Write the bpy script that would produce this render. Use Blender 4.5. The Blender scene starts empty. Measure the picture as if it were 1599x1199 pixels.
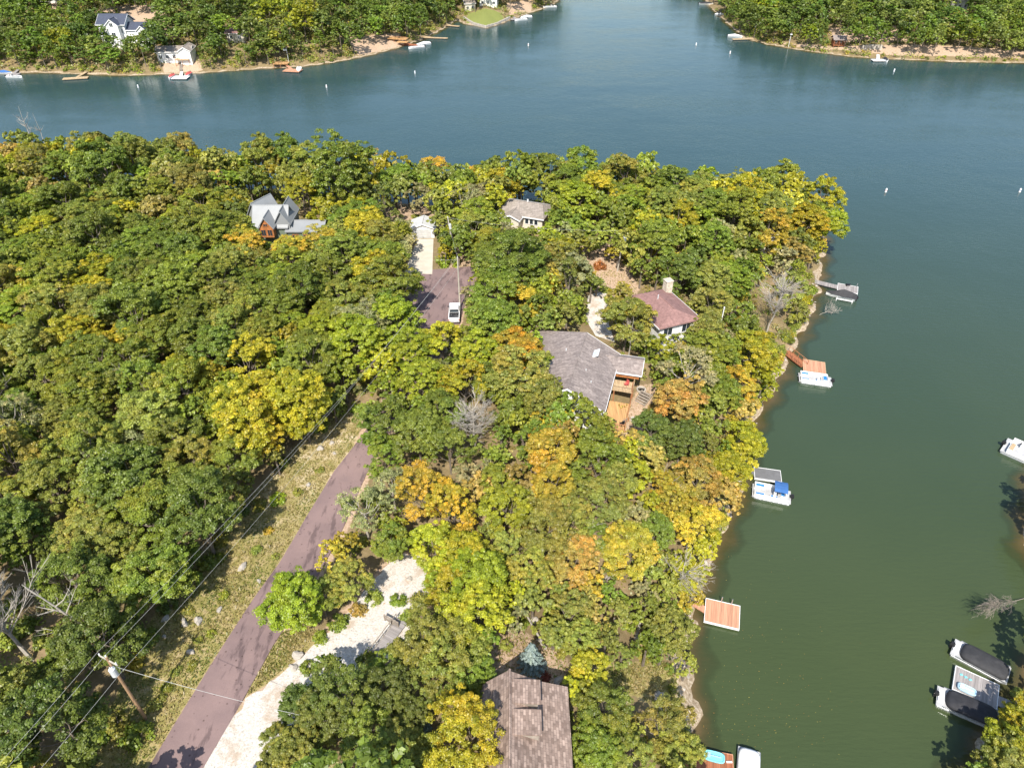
import bpy, math, random
import numpy as np
from mathutils import Vector, Matrix
from mathutils.geometry import delaunay_2d_cdt
R = math.radians
PI = math.pi
scene = bpy.context.scene
col = scene.collection
# ------------------------------------------------------------------ camera, sky, sun
F, TH, HC = 1100.0, R(38), 75.0
cd = bpy.data.cameras.new('camera'); cam = bpy.data.objects.new('camera', cd); col.objects.link(cam)
cd.sensor_width = 36; cd.lens = 36*F/1599; cd.clip_end = 6000; cd.clip_start = .5
cam.location = (0, 0, HC); cam.rotation_euler = (R(90)-TH, 0, 0)
scene.camera = cam
SUN_AZ, SUN_EL = R(190), R(50)
w = bpy.data.worlds.new('World'); scene.world = w; w.use_nodes = True
wn = w.node_tree
sky = wn.nodes.new('ShaderNodeTexSky'); sky.sky_type = 'NISHITA'; sky.sun_disc = False
sky.sun_elevation = SUN_EL; sky.sun_rotation = SUN_AZ; sky.air_density = 1.2
wn.links.new(sky.outputs[0], wn.nodes['Background'].inputs[0]); wn.nodes['Background'].inputs[1].default_value = .13
sd_ = bpy.data.lights.new('sun', 'SUN'); sun = bpy.data.objects.new('sun', sd_); col.objects.link(sun)
sd_.energy = 4.6; sd_.angle = R(.5); sd_.color = (1, .94, .84)
sun.rotation_euler = Vector((-math.sin(SUN_AZ)*math.cos(SUN_EL), -math.cos(SUN_AZ)*math.cos(SUN_EL), -math.sin(SUN_EL))).to_track_quat('-Z', 'Y').to_euler()
scene.view_settings.view_transform = 'Standard'; scene.view_settings.look = 'None'
scene.view_settings.exposure = .65; scene.view_settings.gamma = 1
scene.render.engine = 'CYCLES'
rnd = random.Random(7)

# ------------------------------------------------------------------ pixel -> point
CT, ST = math.cos(TH), math.sin(TH)
def P(u, v, z=0.):
    a = (u-799.5)/F; b = (v-599.5)/F
    d = (a, CT-b*ST, -ST-b*CT); t = (z-HC)/d[2]
    return (d[0]*t, d[1]*t, z)
def Q(x, y, z):
    f = y*CT-(z-HC)*ST; up = y*ST+(z-HC)*CT
    return 799.5+F*x/f, 599.5-F*up/f, F/f

# ------------------------------------------------------------------ land shapes (shorelines)
def wp(px): return np.array([P(u, v)[:2] for u, v in px])
PEN = np.vstack([wp([(-60,302),(0,300),(100,290),(200,288),(300,300),(400,305),(500,308),(620,322),(740,330),(830,322),(920,325),(1000,328),(1100,333),(1180,338),(1240,350),(1284,370),(1284,396),(1276,450),(1266,492),(1245,528),(1226,568),(1207,610),(1180,650),(1163,690),(1158,750),(1140,800),(1118,850),(1098,905),(1082,950),(1070,1000),(1080,1060),(1082,1110),(1078,1150),(1075,1200),(1080,1300)]),
                 [(14,10),(10,-60),(-700,-60),(-700,200)]])
RBK = np.vstack([wp([(1690,640),(1625,700),(1612,745),(1606,800),(1600,850),(1640,900),(1650,960),(1630,1020),(1600,1075),(1575,1120),(1540,1165),(1512,1220),(1490,1300)]), [(40,-60),(700,-60),(700,140),(120,95)]])
LFR = np.vstack([wp([(-200,118),(0,115),(60,113),(130,116),(200,118),(300,115),(400,108),(470,104),(520,98),(570,88),(620,75),(660,62),(690,46),(714,31),(728,38),(760,44),(790,34),(822,22),(860,10),(885,-10)]), [(20,620),(-60,1250),(-700,1250),(-700,330)]])
RFR = np.vstack([wp([(1092,-15),(1110,12),(1140,40),(1162,60),(1200,70),(1260,80),(1330,89),(1400,93),(1500,97),(1700,100)]), [(700,330),(700,1250),(120,1250),(90,620)]])
def seg_sd(x, y, poly):
    x = np.asarray(x, float); y = np.asarray(y, float)
    d2 = np.full(x.shape, 1e18); ins = np.zeros(x.shape, bool); n = len(poly)
    for i in range(n):
        ax, ay = poly[i]; bx, by = poly[(i+1) % n]
        ex, ey = bx-ax, by-ay
        t = np.clip(((x-ax)*ex+(y-ay)*ey)/(ex*ex+ey*ey+1e-12), 0, 1)
        d2 = np.minimum(d2, (x-ax-t*ex)**2+(y-ay-t*ey)**2)
        c = ((ay > y) != (by > y))
        with np.errstate(divide='ignore', invalid='ignore'):
            c &= x < (bx-ax)*(y-ay)/(by-ay)+ax
        ins ^= c
    return np.where(ins, 1, -1)*np.sqrt(d2)
def shore(x, y):
    wob = .5*np.sin(x*.9+y*.4)+.35*np.sin(y*1.3-x*.5)
    return [seg_sd(x, y, p)+wob for p in (PEN, RBK, LFR, RFR)]
PROF = ((9.5, 14.), (8., 14.), (17., 55.), (12., 60.))
def hgt(x, y, full=False):
    x = np.asarray(x, float); y = np.asarray(y, float)
    ds = shore(x, y); best = np.maximum.reduce(ds)
    h = np.minimum(-.06, np.maximum(-4, best*.22))
    for d, (A, k) in zip(ds, PROF):
        dp = np.maximum(d, 0)
        und = 2.3*np.exp(-((x-1.5)**2+(y-36.5)**2)/55.)*(A == 9.5)*np.clip(dp/10, 0, 1)+(.5*np.sin(x*.07+1)+.5*np.sin(y*.09+x*.03))*np.clip(dp/30, 0, 1)
        hh = .12+A*(1-np.exp(-dp/k))+und
        h = np.where(d > 0, hh, h)
    return (h, best) if full else h
def h1(x, y): return float(hgt(np.array([x]), np.array([y]))[0])
def G(u, v, dz=0.):
    z = 6.
    for _ in range(14):
        p = P(u, v, z+dz); z = .4*z+.6*max(-.0, h1(p[0], p[1]))
    return (p[0], p[1], z)
def inpoly(x, y, poly): return seg_sd(x, y, np.asarray(poly, float))
def gp(px): return [G(u, v)[:2] for u, v in px]

# ------------------------------------------------------------------ materials
def nt(name, rough=.8, spec=.3):
    m = bpy.data.materials.new(name); m.use_nodes = True; t = m.node_tree
    b = t.nodes['Principled BSDF']; b.inputs['Roughness'].default_value = rough
    b.inputs['Specular IOR Level'].default_value = spec
    return m, t, b
def N(t, k, **kw):
    n = t.nodes.new(k)
    for a, v in kw.items():
        if a.startswith('i_'): n.inputs[int(a[2:]) if a[2:].isdigit() else a[2:].replace('_', ' ')].default_value = v
        else: setattr(n, a, v)
    return n
def ramp(t, fac, stops):
    r = t.nodes.new('ShaderNodeValToRGB'); e = r.color_ramp.elements
    while len(e) < len(stops): e.new(.5)
    for q, (p, c) in zip(e, stops): q.position = p; q.color = (*c, 1) if len(c) == 3 else c
    t.links.new(fac, r.inputs[0]); return r.outputs[0]
def mixc(t, f, a, b, mode='MIX'):
    n = t.nodes.new('ShaderNodeMix'); n.data_type = 'RGBA'; n.blend_type = mode
    for s, v in ((0, f), (6, a), (7, b)):
        if isinstance(v, (int, float)): n.inputs[s].default_value = v
        elif isinstance(v, tuple): n.inputs[s].default_value = (*v, 1)
        else: t.links.new(v, n.inputs[s])
    return n.outputs[2]
def noise(t, scale, detail=4, vec=None, rough=.6):
    n = N(t, 'ShaderNodeTexNoise'); n.inputs['Scale'].default_value = scale; n.inputs['Detail'].default_value = detail; n.inputs['Roughness'].default_value = rough
    if vec is not None: t.links.new(vec, n.inputs[0])
    return n.outputs[0]
def gcoord(t): return N(t, 'ShaderNodeNewGeometry').outputs['Position']
def ocoord(t): return N(t, 'ShaderNodeTexCoord').outputs['Object']
def scaled(t, vec, s):
    m = N(t, 'ShaderNodeMapping'); m.inputs['Scale'].default_value = s; t.links.new(vec, m.inputs[0]); return m.outputs[0]
def bump(t, b, h, s=.3, d=.05):
    n = N(t, 'ShaderNodeBump'); n.inputs['Strength'].default_value = s; n.inputs['Distance'].default_value = d
    t.links.new(h, n.inputs['Height']); t.links.new(n.outputs[0], b.inputs['Normal'])
def plain(name, c, var=.15, rough=.7, scale=1.5, spec=.3, metal=0.):
    m, t, b = nt(name, rough, spec); b.inputs['Metallic'].default_value = metal
    g = ocoord(t)
    c1 = tuple(x*(1-var) for x in c); c2 = tuple(min(1, x*(1+var)) for x in c)
    t.links.new(ramp(t, noise(t, scale, 5, g), [(.3, c1), (.7, c2)]), b.inputs['Base Color'])
    return m
def shingles(name, c, c2, bw=.9, bh=.28, dark=.55):
    m, t, b = nt(name, .9, .15); g = ocoord(t)
    br = N(t, 'ShaderNodeTexBrick'); br.inputs['Scale'].default_value = 1; br.inputs['Brick Width'].default_value = bw; br.inputs['Row Height'].default_value = bh
    br.inputs['Mortar Size'].default_value = .02; br.inputs['Color1'].default_value = (*c, 1); br.inputs['Color2'].default_value = (*c2, 1)
    br.inputs['Mortar'].default_value = (*(x*dark for x in c), 1); br.inputs['Bias'].default_value = 0
    t.links.new(g, br.inputs[0])
    n = ramp(t, noise(t, 2.2, 6, g), [(.3, (.72,.72,.72)), (.7, (1.15,1.15,1.15))])
    n2 = ramp(t, noise(t, .35, 3, g), [(.35, (.85,.85,.86)), (.65, (1.05,1.04,1.03))])
    cc = mixc(t, 1., mixc(t, 1., br.outputs[0], n, 'MULTIPLY'), n2, 'MULTIPLY')
    t.links.new(cc, b.inputs['Base Color']); bump(t, b, br.outputs[1], -.5, .03); return m
def planks(name, c, wid=.16, gap=.45, axis='X', rough=.75):
    m, t, b = nt(name, rough, .25); g = ocoord(t)
    wv = N(t, 'ShaderNodeTexWave'); wv.wave_type = 'BANDS'; wv.bands_direction = axis; wv.wave_profile = 'SAW'
    wv.inputs['Scale'].default_value = .314/wid; wv.inputs['Distortion'].default_value = 0; t.links.new(g, wv.inputs[0])
    f = ramp(t, wv.outputs[1], [(0, (gap,)*3), (.1, (gap,)*3), (.14, (1,)*3), (1, (1,)*3)])
    s = (1/wid, .25, 1) if axis == 'X' else (.25, 1/wid, 1)
    nn = noise(t, .9, 3, scaled(t, g, s))
    c1 = tuple(x*.68 for x in c); c2 = tuple(min(1, x*1.3) for x in c)
    cc = mixc(t, 1., ramp(t, nn, [(.3, c1), (.7, c2)]), f, 'MULTIPLY')
    t.links.new(cc, b.inputs['Base Color']); return m
def siding(name, c, axis='Z'):
    m, t, b = nt(name, .6, .3); g = ocoord(t)
    wv = N(t, 'ShaderNodeTexWave'); wv.wave_type = 'BANDS'; wv.bands_direction = axis; wv.wave_profile = 'SAW'
    wv.inputs['Scale'].default_value = .314/.2; t.links.new(g, wv.inputs[0])
    f = ramp(t, wv.outputs[1], [(0, (.6,)*3), (.12, (1,)*3)])
    n = ramp(t, noise(t, .8, 4, g), [(.3, (.88,.88,.86)), (.7, (1.03,1.03,1.03))])
    t.links.new(mixc(t, 1., mixc(t, 1., (*c,), f, 'MULTIPLY'), n, 'MULTIPLY'), b.inputs['Base Color']); return m
M = {}
M['roof_grey'] = shingles('roof_grey', (.35,.295,.27), (.24,.20,.185))
M['roof_brown'] = shingles('roof_brown', (.42,.315,.26), (.21,.15,.122), .5, .24, .5)
M['roof_tan'] = shingles('roof_tan', (.36,.31,.27), (.30,.26,.22))
M['roof_maroon'] = shingles('roof_maroon', (.30,.175,.16), (.27,.16,.145), 1.0, .3, .85)
M['roof_metal'] = plain('roof_metal', (.255,.265,.27), .06, .5, .5, .4)
M['roof_navy'] = plain('roof_navy', (.06,.07,.10), .15)
M['white'] = siding('white_siding', (.78,.78,.76))
M['cream'] = siding('cream_siding', (.66,.60,.50))
M['trim'] = plain('white_trim', (.8,.8,.79), .04, .5)
M['stone'] = plain('pale_stone', (.55,.48,.38), .3, .9, 2.5)
M['greenwall'] = siding('sage_siding', (.16,.20,.15))
M['cedarwood'] = planks('cedar_boards', (.42,.17,.06), .14, .4)
M['decknew'] = planks('deck_boards_orange', (.52,.31,.14), .14, .5)
M['deckpale'] = planks('deck_boards_salmon', (.52,.27,.17), .14, .6)
M['deckred'] = planks('deck_boards_red', (.32,.12,.06), .14, .45)
M['decktan'] = planks('deck_boards_tan', (.48,.36,.22), .14, .5)
M['deckgrey'] = planks('deck_boards_grey', (.30,.275,.265), .14, .6)
M['deckcarpet'] = plain('deck_carpet', (.15,.15,.155), .12, .95)
M['rail'] = plain('rail_wood', (.38,.17,.08), .2)
M['railtan'] = plain('rail_wood_pale', (.45,.33,.2), .2)
M['glass'] = plain('window_glass', (.03,.04,.05), .2, .08, 1, .6)
M['glassblue'] = plain('skylight_glass', (.55,.62,.68), .25, .1, 2, .6)
M['black'] = plain('black_plastic', (.02,.02,.022), .2, .4)
M['blackcover'] = plain('black_canvas', (.035,.035,.04), .3, .75, 1.2)
M['greycover'] = plain('charcoal_canvas', (.042,.042,.045), .2, .8, 1.2)
M['whitecover'] = plain('white_canvas', (.75,.76,.76), .05, .7, 2)
M['greyroof'] = plain('pale_metal_roof', (.5,.5,.49), .1, .6)
M['blue'] = plain('blue_canvas', (.045,.13,.33), .15, .8)
M['bluevinyl'] = plain('blue_vinyl', (.03,.2,.5), .15, .5)
M['red'] = plain('red_canvas', (.5,.10,.09), .15, .7)
M['teal'] = plain('turquoise_plastic', (.2,.55,.62), .08, .35)
M['ltblue'] = plain('pale_blue_vinyl', (.38,.55,.68), .2, .3)
M['boatwhite'] = plain('boat_gelcoat', (.8,.8,.79), .03, .3, 1, .5)
M['boatgrey'] = plain('boat_floor', (.42,.42,.42), .15, .8)
M['alu'] = plain('aluminium', (.55,.56,.57), .1, .35, 2, .5, .7)
M['pole'] = plain('pole_wood', (.33,.21,.12), .3, .85, 1)
M['polegrey'] = plain('pole_wood_weathered', (.42,.38,.32), .2, .85, 1)
M['xfmr'] = plain('transformer_grey', (.55,.57,.58), .06, .4)
M['wire'] = plain('wire', (.42,.42,.40), .1, .5)
M['bark'] = plain('bark', (.17,.14,.11), .35, .9, 3)
M['deadbark'] = plain('dead_bark', (.37,.335,.29), .25, .9, 3)
M['concrete'] = plain('concrete_slab', (.56,.50,.41), .12, .9, .6)
M['tire'] = plain('tyre', (.02,.02,.02), .2, .8)
M['truckpaint'] = plain('truck_paint', (.75,.76,.77), .03, .25, 1, .6)
M['rust'] = plain('rusty_steel', (.25,.08,.05), .3, .8)
M['rock'] = plain('limestone', (.42,.38,.33), .3, .95, 1.3)
M['dirt'] = plain('bare_dirt', (.42,.30,.20), .25, .95, 1.2)
M['timber'] = plain('timber_weathered', (.28,.24,.20), .25, .9, 2)

def leaf_mat(name, src):
    m = bpy.data.materials.new(name); m.use_nodes = True; t = m.node_tree; t.nodes.clear()
    at = N(t, 'ShaderNodeAttribute', attribute_name='v')
    sp = N(t, 'ShaderNodeSeparateColor'); t.links.new(at.outputs['Color'], sp.inputs[0])
    if src == 'object':
        oi = N(t, 'ShaderNodeObjectInfo'); base, alpha = oi.outputs['Color'], oi.outputs['Alpha']
    else:
        a2 = N(t, 'ShaderNodeAttribute', attribute_name='tint'); base, alpha = a2.outputs['Color'], a2.outputs['Alpha']
    # clump tone (leaf age), leaf tone, autumn turn of single clumps
    k = ramp(t, sp.outputs[0], [(0, (.66,.72,.64)), (.5, (1,1,1)), (1, (1.3,1.25,1.1))])
    k2 = ramp(t, sp.outputs[1], [(0, (.7,.7,.7)), (1, (1.3,1.3,1.3))])
    c = mixc(t, 1., mixc(t, 1., base, k, 'MULTIPLY'), k2, 'MULTIPLY')
    mm = N(t, 'ShaderNodeMath', operation='MULTIPLY'); t.links.new(alpha, mm.inputs[0])
    st = ramp(t, sp.outputs[2], [(.38, (0,0,0)), (.7, (1,1,1))]); t.links.new(st, mm.inputs[1])
    turned = mixc(t, 1., c, (1.3, .93, .85), 'MULTIPLY')
    c = mixc(t, mm.outputs[0], c, turned)
    d = N(t, 'ShaderNodeBsdfDiffuse'); tr = N(t, 'ShaderNodeBsdfTranslucent'); gl = N(t, 'ShaderNodeBsdfGlossy'); gl.inputs['Roughness'].default_value = .45
    t.links.new(c, d.inputs[0]); t.links.new(c, tr.inputs[0])
    s = N(t, 'ShaderNodeMixShader'); s.inputs[0].default_value = .42
    t.links.new(d.outputs[0], s.inputs[1]); t.links.new(tr.outputs[0], s.inputs[2])
    s2 = N(t, 'ShaderNodeMixShader'); s2.inputs[0].default_value = .035; t.links.new(s.outputs[0], s2.inputs[1]); t.links.new(gl.outputs[0], s2.inputs[2])
    o = N(t, 'ShaderNodeOutputMaterial'); t.links.new(s2.outputs[0], o.inputs[0]); return m
M['leaf'] = leaf_mat('leaves', 'object'); M['leaf_att'] = leaf_mat('leaves_wood', 'attr')

# ------------------------------------------------------------------ mesh builder
class MB:
    def __init__(s): s.v = []; s.f = []
    def add(s, vs, fs, T=None):
        n = len(s.v)
        s.v += [tuple(T @ Vector(p)) if T else tuple(p) for p in vs]
        s.f += [tuple(i+n for i in f) for f in fs]; return s
    def box(s, c, d, T=None, rz=0, taper=1.):
        x, y, z = d[0]/2, d[1]/2, d[2]/2; cr, sr = math.cos(rz), math.sin(rz)
        vs = []
        for k, tz in ((-z, 1), (z, taper)):
            for a, b in ((-x,-y),(x,-y),(x,y),(-x,y)):
                a *= tz; b *= tz
                vs.append((c[0]+a*cr-b*sr, c[1]+a*sr+b*cr, c[2]+k))
        return s.add(vs, [(3,2,1,0),(4,5,6,7),(0,1,5,4),(1,2,6,5),(2,3,7,6),(3,0,4,7)], T)
    def bar(s, a, b, r, n=6, r2=None, T=None):
        a = Vector(a); b = Vector(b); d = b-a
        if d.length < 1e-6: return s
        q = d.to_track_quat('Z', 'Y'); r2 = r if r2 is None else r2; vs = []
        for p, rr in ((a, r), (b, r2)):
            for i in range(n):
                an = 2*PI*i/n; vs.append(p+q @ Vector((rr*math.cos(an), rr*math.sin(an), 0)))
        return s.add(vs, [(i, (i+1) % n, n+(i+1) % n, n+i) for i in range(n)]+[tuple(range(n))[::-1], tuple(range(n, 2*n))], T)
    def prism(s, poly, z0, z1, T=None):   # poly: xy list
        n = len(poly)
        vs = [(x, y, z0) for x, y in poly]+[(x, y, z1) for x, y in poly]
        return s.add(vs, [tuple(range(n))[::-1], tuple(range(n, 2*n))]+[(i, (i+1) % n, n+(i+1) % n, n+i) for i in range(n)], T)
    def loft(s, rings, T=None, caps=True):
        n = len(rings[0]); vs = [p for r in rings for p in r]; fs = []
        for k in range(len(rings)-1):
            for i in range(n): fs.append((k*n+i, k*n+(i+1) % n, (k+1)*n+(i+1) % n, (k+1)*n+i))
        if caps: fs += [tuple(range(n))[::-1], tuple(range((len(rings)-1)*n, len(rings)*n))]
        return s.add(vs, fs, T)
    def slab(s, top, th, T=None):  # 3d polygon given thickness downward
        n = len(top)
        vs = list(top)+[(x, y, z-th) for x, y, z in top]
        return s.add(vs, [tuple(range(n)), tuple(range(n, 2*n))[::-1]]+[(i, n+i, n+(i+1) % n, (i+1) % n) for i in range(n)], T)
    def mesh(s, name, mat, smooth=False):
        me = bpy.data.meshes.new(name); me.from_pydata(s.v, [], s.f); me.update()
        if mat: me.materials.append(M[mat] if isinstance(mat, str) else mat)
        if smooth: me.shade_smooth()
        return me
    def build(s, name, mat, parent=None, loc=None, smooth=False):
        me = s.mesh(name, mat, smooth)
        import bmesh
        b = bmesh.new(); b.from_mesh(me); bmesh.ops.recalc_face_normals(b, faces=b.faces); b.to_mesh(me); b.free()
        o = bpy.data.objects.new(name, me); col.objects.link(o)
        if parent: o.parent = parent
        if loc: o.location = loc
        return o
def tag(o, label=None, cat=None, group=None, kind=None):
    if label: o['label'] = label
    if cat: o['category'] = cat
    if group: o['group'] = group
    if kind: o['kind'] = kind
    return o
def thing(name, label, cat, loc=(0,0,0), rz=0, group=None):
    o = bpy.data.objects.new(name, None); col.objects.link(o); o.location = loc; o.rotation_euler = (0, 0, rz)
    o.empty_display_size = .5
    return tag(o, label, cat, group)
def T(x=0, y=0, z=0, rz=0): return Matrix.Translation((x, y, z)) @ Matrix.Rotation(rz, 4, 'Z')
def copy_tree(o, parent=None):
    c = o.copy(); col.objects.link(c)
    if parent: c.parent = parent
    for ch in kids.get(o.name, []): copy_tree(ch, c)
    return c
kids = {}
def rectpx(pts, z):
    """rectangle on the water or ground from its four picture corners: centre, length, width, angle"""
    p = [Vector(P(u, v, z)[:2]) for u, v in pts]
    c = sum(p, Vector((0, 0)))/4
    e = (p[1]-p[0])+(p[2]-p[3]); g = (p[3]-p[0])+(p[2]-p[1])
    return c, e.length/2, g.length/2, math.atan2(e.y, e.x)

# ------------------------------------------------------------------ ground, water, roads
GRAVEL = gp([(300,1215),(345,1150),(385,1092),(430,1058),(470,1025),(505,992),(545,952),(575,918),(600,888),(630,866),(652,866),(672,890),(682,912),(660,935),(648,965),(635,1000),(600,1030),(560,1050),(500,1060),(470,1100),(450,1160),(430,1240)])
ROADL = [(190,1262),(232,1199),(288,1106),(352,1003),(396,935),(436,880),(478,808),(522,736),(552,698),(580,660),(604,622),(630,570),(650,530),(662,500),(658,470),(640,440),(622,428)]
ROADR = [(278,1262),(318,1199),(370,1110),(428,1006),(468,945),(502,890),(536,825),(566,755),(588,706),(614,668),(640,630),(668,580),(698,540),(716,505),(722,480),(732,452),(742,418)]
road_outline = gp(ROADL)+gp(ROADR)[::-1]
VERGE = gp([(60,1240),(120,1150),(180,1090),(212,1000),(258,935),(330,850),(400,765),(450,705),(520,650),(548,640),(575,640),(552,698),(522,736),(436,880),(352,1003),(232,1199),(205,1240)])
VERGE2 = gp([(385,1090),(430,1058),(470,1025),(510,990),(480,975),(440,985),(400,1050),(370,1110),(330,1180),(345,1150)])
LAWN = gp([(920,1050),(960,1035),(1010,1030),(1050,1035),(1062,1080),(1068,1110),(1040,1120),(1000,1090),(940,1080)])
YARD = gp([(770,985),(800,975),(860,1010),(900,1040),(930,1060),(890,1085),(846,1075),(800,1048),(765,1045)])
BEACH = gp([(1040,1010),(1075,985),(1095,1050),(1100,1120),(1085,1150),(1062,1110),(1055,1060)])
BARE = [gp(p) for p in ([(560,318),(640,312),(690,320),(700,335),(640,345),(560,330)], [(895,378),(950,380),(985,430),(1000,450),(985,470),(945,430),(905,400)], [(925,415),(985,430),(995,460),(960,490),(930,460)],
        [(975,645),(1000,600),(1020,600),(1030,640),(990,690),(940,690)], [(740,480),(800,500),(845,515),(820,530),(740,505)], [(690,380),(740,395),(745,420),(690,420)],[(0,1120),(60,1130),(70,1199),(0,1199)])]
GRAVEL2 = gp([(918,462),(945,455),(955,480),(950,505),(960,535),(930,525),(915,500)])
FARLAWN = gp([(728,36),(760,42),(788,32),(782,20),(755,14),(730,22)])
FARBARE = [gp(p) for p in ([(155,12),(255,8),(262,55),(240,60),(170,40)], [(255,92),(310,88),(318,112),(255,114)], [(1210,66),(1300,74),(1430,70),(1599,80),(1599,92),(1400,88),(1260,76)], [(1290,45),(1400,40),(1420,65),(1300,68)],[(540,60),(620,52),(640,70),(560,88)],[(790,5),(830,0),(830,18),(795,24)],[(75,2),(110,2),(105,18),(80,18)])]
def build_ground():
    def ax(*segs): return np.concatenate([np.arange(a, b, s) for a, b, s in segs])
    xs = ax((-700,-240,20),(-240,-140,2.5),(-140,100,1.0),(100,240,2.5),(240,720,20)); ys = ax((-60,8,6),(8,182,1.0),(182,460,2.2),(460,1320,25))
    X, Y = np.meshgrid(xs, ys); Z, best = hgt(X, Y, True)
    rg = np.random.default_rng(3)
    near = (Y < 200) & (Z > .3)
    Z = Z+np.where(near, rg.normal(0, .035, Z.shape), 0)
    ny, nx = X.shape
    vs = np.stack([X, Y, Z], -1).reshape(-1, 3)
    idx = np.arange(nx*ny).reshape(ny, nx)
    fs = np.stack([idx[:-1,:-1], idx[:-1,1:], idx[1:,1:], idx[1:,:-1]], -1).reshape(-1, 4)
    me = bpy.data.meshes.new('ground'); me.vertices.add(len(vs)); me.vertices.foreach_set('co', vs.ravel())
    me.loops.add(fs.size); me.loops.foreach_set('vertex_index', fs.ravel()); me.polygons.add(len(fs))
    me.polygons.foreach_set('loop_start', np.arange(len(fs))*4); me.update()
    x, y = vs[:,0], vs[:,1]
    def soft(poly, wd=1.5): return np.clip(.5+seg_sd(x, y, np.asarray(poly))/wd, 0, 1)
    grass = np.maximum.reduce([soft(VERGE), soft(VERGE2), soft(LAWN)*1.0, soft(FARLAWN)])
    bare = np.maximum.reduce([soft(p, 2.5) for p in BARE+FARBARE+[YARD]])
    bare = np.maximum(bare, np.clip(1.15+seg_sd(x, y, np.array(road_outline))/1.1, 0, 1)*.95*(y < 160)); bare = np.maximum(bare, np.clip(1+seg_sd(x, y, np.array(GRAVEL))/1.6, 0, 1)*.8)
    b = best.ravel(); sh = np.clip(1-(b-.0)/np.where(y > 200, 1.0, 1.3), 0, 1); sh = np.maximum(sh, soft(BEACH)*.9)
    lawn = np.maximum(soft(LAWN)*.35, soft(FARLAWN))
    at = me.color_attributes.new('mask', 'FLOAT_COLOR', 'POINT')
    at.data.foreach_set('color', np.stack([bare, grass, sh, lawn], -1).astype('f').ravel())
    me.shade_smooth()
    m, t, bs = nt('forest_floor', .95, .1); g = gcoord(t)
    a = N(t, 'ShaderNodeAttribute', attribute_name='mask'); sp = N(t, 'ShaderNodeSeparateColor'); t.links.new(a.outputs['Color'], sp.inputs[0])
    n1 = noise(t, .5, 6, g, .7); n2 = noise(t, 3., 6, g, .75); n3 = noise(t, 1.1, 5, g, .7)
    litter = mixc(t, n2, ramp(t, n1, [(.35, (.15,.105,.055)), (.5, (.17,.14,.06)), (.68, (.38,.27,.17))]), (.26,.19,.11))
    def thr(s, wgt=.8, lo=.42, hi=.6):
        q = N(t, 'ShaderNodeMath', operation='MULTIPLY_ADD'); t.links.new(n3, q.inputs[0]); q.inputs[1].default_value = wgt
        r0 = N(t, 'ShaderNodeMath', operation='SUBTRACT'); t.links.new(s, r0.inputs[0]); r0.inputs[1].default_value = wgt/2
        t.links.new(r0.outputs[0], q.inputs[2]); return ramp(t, q.outputs[0], [(lo, (0,0,0)), (hi, (1,1,1))])
    barec = ramp(t, n2, [(.3, (.26,.17,.11)), (.5, (.46,.33,.23)), (.75, (.6,.48,.36))])
    grs = ramp(t, n3, [(.28, (.15,.16,.045)), (.45, (.27,.24,.08)), (.6, (.42,.33,.17)), (.78, (.56,.45,.31))])
    grs = mixc(t, ramp(t, n2, [(.3, (0,0,0)), (.8, (.6,.6,.6))]), grs, (.24,.2,.08))
    sy = N(t, 'ShaderNodeSeparateXYZ'); t.links.new(g, sy.inputs[0]); my = N(t, 'ShaderNodeMapRange'); my.inputs[1].default_value = 52; my.inputs[2].default_value = 66; t.links.new(sy.outputs[1], my.inputs[0])
    grs = mixc(t, my.outputs[0], grs, ramp(t, n1, [(.35, (.20,.19,.06)), (.5, (.34,.28,.13)), (.68, (.6,.5,.36))]))
    sand = ramp(t, n2, [(.3, (.16,.115,.07)), (.5, (.36,.28,.19)), (.68, (.6,.52,.41))])
    c = mixc(t, thr(sp.outputs[0]), litter, barec)
    c = mixc(t, thr(sp.outputs[1]), c, grs)
    c = mixc(t, thr(a.outputs['Alpha'], .5), c, ramp(t, n2, [(.3, (.13,.17,.04)), (.7, (.27,.27,.09))]))
    c = mixc(t, thr(sp.outputs[2], .7), c, sand)
    t.links.new(c, bs.inputs['Base Color']); bump(t, bs, n2, .6, .15)
    me.materials.append(m)
    o = bpy.data.objects.new('ground', me); col.objects.link(o); tag(o, kind='structure')
build_ground()

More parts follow.
